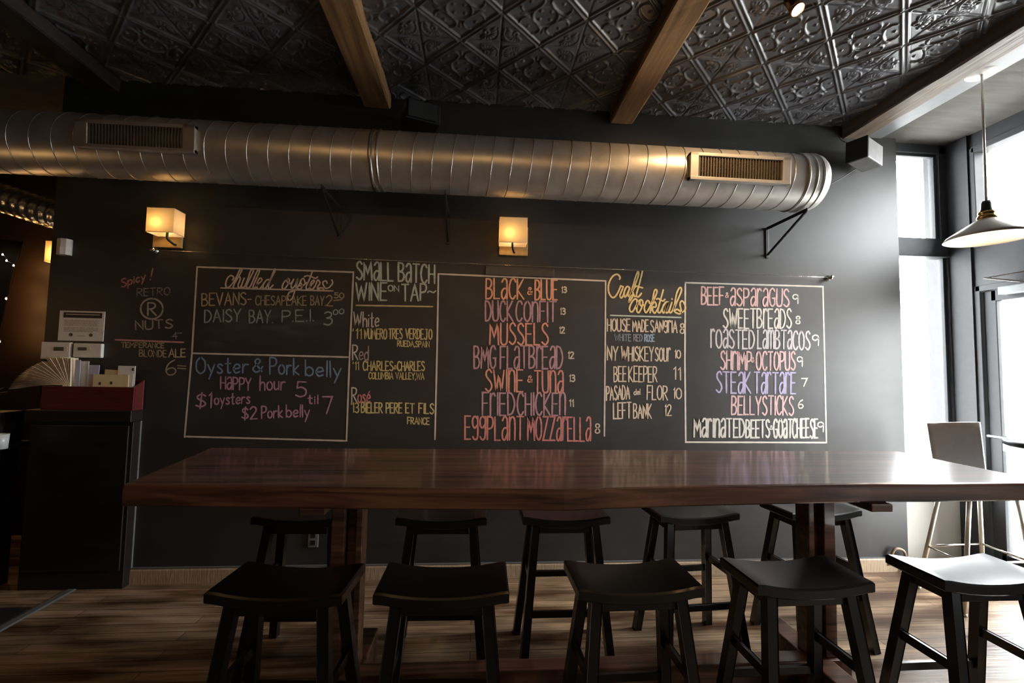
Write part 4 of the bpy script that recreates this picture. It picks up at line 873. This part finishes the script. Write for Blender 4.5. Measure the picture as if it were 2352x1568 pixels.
# --- wine on tap
menu('chalk wine list headed small batch wine on tap')
write('SMaLL', 819, 642, 903, 645, 41, TEAL, 'tall', 4.4); write('BaTCH', 915, 646, 998, 650, 42, TEAL, 'tall', 4.4); write('WINE', 818, 689, 888, 690, 40, TEAL, 'caps', 4.2); write('ON', 892, 668, 916, 669, 13, TEAL, 'caps', 3.2); write('TAP', 923, 691, 979, 690, 38, TEAL, 'caps', 4.2); write('~', 982, 680, 1001, 678, 18, TEAL, 'caps', 3.2)
lines('underline', [[(818, 701), (994, 704)]], YEL, 3.4, .75)
write('White', 813, 751, 870, 750, 34, (204, 190, 172), 'print', 3.2)
write("'11", 811, 777, 830, 778, 22, YEL, 'caps', 2.8); write('NUMERO', 838, 778, 888, 778, 23, YEL, 'caps', 2.9); write('TRES', 893, 778, 924, 778, 23, YEL, 'caps', 2.9); write('VERDEJO', 932, 778, 992, 779, 23, YEL, 'caps', 2.9); write('RUEDA,SPAIN', 913, 795, 986, 797, 13, YEL, 'caps', 2.4)
write('R', 810, 826, 822, 826, 34, (204, 190, 172), 'caps', 3.2); write('ed', 825, 826, 846, 826, 32, (150, 116, 116), 'print', 3.0)
write("'11", 811, 849, 824, 849, 18, YEL, 'caps', 2.8); write('CHARLES', 834, 850, 903, 851, 21, YEL, 'caps', 2.9); write('&', 905, 847, 911, 847, 8, YEL, 'caps', 2.2); write('CHARLES', 913, 851, 975, 851, 21, YEL, 'caps', 2.9); write('COLUMBIA VALLEY,WA', 847, 870, 974, 871, 15, YEL, 'caps', 2.5)
write('R', 808, 924, 820, 924, 34, (204, 190, 172), 'caps', 3.2); write('osE', 822, 924, 850, 924, 32, RED, 'print', 3.2)
write("'13", 807, 946, 824, 947, 22, YEL, 'caps', 3.0); write('BIELER', 830, 947, 878, 948, 23, YEL, 'caps', 3.2); write('PERE', 887, 948, 923, 948, 23, YEL, 'caps', 3.2); write('ET', 932, 948, 951, 949, 22, YEL, 'caps', 3.2); write('FILS', 962, 949, 996, 950, 23, YEL, 'caps', 3.2); write('FRANCE', 936, 973, 986, 975, 15, YEL, 'caps', 2.8)
# --- sandwiches
menu('large orange and mauve chalk list from black and blue down to eggplant mozzarella')
lines('border', [[(999, 1009), (1004, 800), (1007, 629), (1200, 637), (1391, 645), (1390, 800), (1388, 1001)]], (212, 196, 178), 3.8, .75)
def price(t, x0, x1, y, h): write(t, x0, y, x1, y, h, (214, 196, 168), 'caps', 3.2, 'price')
write('BLaCK', 1116, 686, 1203, 687, 46, ORANGE); write('&', 1212, 676, 1222, 676, 16, ORANGE, 'caps', 3.2); write('BLUE', 1229, 688, 1280, 689, 45, ORANGE); price('13', 1290, 1301, 672, 13)
write('DUCK', 1115, 737, 1178, 738, 46, MAUVE); write('COnFIT', 1185, 738, 1277, 739, 46, MAUVE); price('13', 1287, 1298, 722, 14)
write('MUSSELS', 1125, 790, 1259, 792, 49, SALMON); price('12', 1285, 1297, 765, 14)
write('BMG', 1089, 846, 1138, 846, 51, MAUVE); write('FLaTBrEaD', 1149, 846, 1292, 846, 51, MAUVE); price('12', 1305, 1318, 823, 15)
write('SWInE', 1115, 899, 1201, 900, 50, SALMON); write('&', 1212, 877, 1222, 877, 14, SALMON, 'caps', 3.2); write('TUna', 1227, 901, 1293, 902, 50, CORAL); price('13', 1308, 1320, 876, 15)
write('FrIED', 1108, 953, 1182, 953, 51, MAUVE); write('CHICKEn', 1188, 953, 1298, 953, 51, MAUVE); price('11', 1308, 1317, 933, 15)
write('EggPLanT', 1068, 1009, 1202, 1010, 53, CORAL); write('MOZZarELLa', 1212, 1010, 1356, 1012, 54, RED); price('8', 1367, 1377, 994, 21)
# --- cocktails
menu('chalk list headed craft cocktails in yellow script')
CY = (236, 204, 118)
script('385,370 400,310 350,245 290,235 200,290 120,420 85,560 92,700 135,800 200,862 270,832 340,730 390,620 420,545|420,545 455,562 485,580 440,690 400,790 408,850 440,868 482,810 520,690 560,595 610,560 660,605|660,605 620,730 612,800 640,825 700,730 760,520 812,320 870,182 900,182 892,280 820,480 740,690 680,830 640,940 640,978 690,920 740,830 738,740 720,680|738,700 770,790 805,840|515,700 510,800 540,845 595,760 655,625|1005,150 950,380 890,600 842,780 860,842 910,830 978,742|785,590 850,553 920,575 1012,600', 1390, 610, 11.76, CY, 4.2)
script('850,990 860,930 810,898 742,950 680,1060 655,1170 688,1242 742,1232 820,1110 870,1010 930,930 985,925 1015,990 985,1130 910,1262 860,1235 850,1130 890,1010|950,930 930,1010 965,1082 1040,1060|1195,1022 1180,958 1130,948 1080,1040 1055,1150 1080,1252 1122,1252 1200,1120 1262,970|1210,1272 1250,1090 1290,860 1320,700 1362,645 1396,690 1370,790 1290,960|1280,1040 1330,975 1376,1040 1360,1112 1290,1112|1285,1115 1275,1190 1310,1262 1352,1272 1425,1140|1570,650 1520,830 1450,1080 1420,1210 1450,1272 1500,1242 1560,1110 1625,1000|1380,905 1440,890 1520,940 1570,950 1616,905|1702,985 1640,985 1570,1070 1540,1200 1570,1272 1620,1212 1700,990 1660,1130 1630,1242 1672,1272 1722,1212 1800,990|1800,990 1760,1120 1732,1232 1762,1272 1812,1222 1860,1110 1890,950 1932,740 2000,606 2052,606 2052,700 1982,870 1902,1060 1862,1190 1892,1255 2000,1302 2042,1270 2050,1200 2020,1050 2042,968 2092,958 2152,1060 2166,1150 2130,1225 2060,1262|1890,1200 1952,1180 2032,1242|1800,890 1808,908', 1390, 610, 11.76, CY, 4.2)
lines('underline', [[(1402, 724), (1564, 729)]], (186, 206, 196), 3.6, .75)
W1 = (226, 204, 176)
write('HOUSE', 1395, 760, 1447, 761, 28, W1, 'tall', 3.4); write('MADE', 1453, 761, 1489, 762, 27, W1, 'tall', 3.2); write('SANgrIA', 1494, 762, 1555, 764, 27, W1, 'tall', 3.2); write('8', 1562, 765, 1571, 765, 22, W1, 'caps', 3.2, 'price')
write('WHITE', 1412, 782, 1449, 783, 15, (92, 128, 146), 'caps', 2.5); write('RED', 1455, 783, 1475, 783, 15, (104, 112, 136), 'caps', 2.5); write('ROSE', 1480, 784, 1503, 784, 16, (124, 164, 200), 'caps', 2.8)
write('NY', 1395, 827, 1419, 828, 32, W1, 'caps', 3.5); write('WHISKEY', 1427, 828, 1501, 829, 32, W1, 'caps', 3.5); write('SOUr', 1505, 829, 1539, 829, 30, W1, 'tall', 3.4); write('10', 1550, 822, 1563, 822, 18, W1, 'caps', 3.0, 'price')
write('BEE', 1410, 876, 1438, 876, 34, W1, 'caps', 3.3); write('KEEPER', 1444, 876, 1509, 877, 35, W1, 'caps', 3.3); write('11', 1547, 871, 1563, 872, 28, W1, 'caps', 3.2, 'price')
write('PASADA', 1393, 919, 1446, 916, 32, W1, 'caps', 3.4); write('del', 1456, 906, 1470, 906, 13, W1, 'print', 2.6); write('FLOR', 1486, 917, 1533, 918, 32, W1, 'caps', 3.4); write('10', 1547, 915, 1565, 915, 24, W1, 'caps', 3.2, 'price')
write('LEFT', 1409, 961, 1449, 960, 36, W1, 'caps', 3.5); write('BANK', 1455, 960, 1496, 960, 33, W1, 'caps', 3.5); write('12', 1527, 954, 1542, 954, 25, W1, 'caps', 3.2, 'price')
# --- snacks
menu('white-ruled chalk panel by the window from beef and asparagus down to goat cheese')
lines('border', [[(1574, 649), (1890, 658), (1894, 830), (1898, 1016), (1575, 1015), (1573, 830), (1574, 648)]], (226, 218, 206), 4.0, .8)
PK, WW, LV, LB = (222, 176, 180), (226, 224, 216), (208, 204, 212), (176, 166, 216)
write('BEEF', 1611, 699, 1662, 700, 40, PK); write('&', 1666, 683, 1673, 683, 11, PK, 'caps', 2.6); write('asParaGUS', 1677, 701, 1812, 704, 40, PK); write('9', 1821, 697, 1833, 697, 21, WW, 'caps', 3.4, 'price')
write('SWEETBrEaDS', 1661, 753, 1817, 754, 44, WW); write('8', 1828, 743, 1837, 743, 17, WW, 'caps', 3.4, 'price')
write('rOaSTED', 1633, 798, 1732, 800, 42, LV); write('LamB', 1740, 800, 1790, 801, 42, LV); write('TaCOS', 1794, 801, 1860, 803, 42, LV); write('9', 1866, 793, 1880, 793, 24, WW, 'caps', 3.6, 'price')
write('SHriMP', 1655, 848, 1725, 849, 42, PK); write('&', 1726, 831, 1732, 831, 10, PK, 'caps', 2.6); write('OCTOPUS', 1737, 849, 1826, 850, 42, PK); write('9', 1831, 841, 1843, 841, 22, WW, 'caps', 3.4, 'price')
write('STEaK', 1645, 901, 1724, 903, 48, LB); write('TarTarE', 1732, 903, 1827, 904, 48, LB); write('7', 1840, 887, 1853, 887, 18, WW, 'caps', 3.4, 'price')
write('BELLY', 1680, 951, 1748, 952, 42, PK); write('STICKS', 1751, 952, 1822, 953, 43, PK); write('6', 1833, 937, 1844, 937, 19, WW, 'caps', 3.4, 'price')
write('MarInaTED', 1594, 1003, 1710, 1004, 42, WW, 'tall', 4.6); write('BEETS', 1713, 1004, 1767, 1004, 40, WW, 'tall', 4.6); write('&', 1768, 986, 1774, 986, 9, WW, 'caps', 2.6); write('GOaT', 1777, 1004, 1819, 1005, 42, WW, 'tall', 4.6); write('CHEESE', 1820, 1005, 1878, 1005, 43, WW, 'tall', 4.6); write('9', 1878, 991, 1891, 991, 22, WW, 'caps', 3.4, 'price')
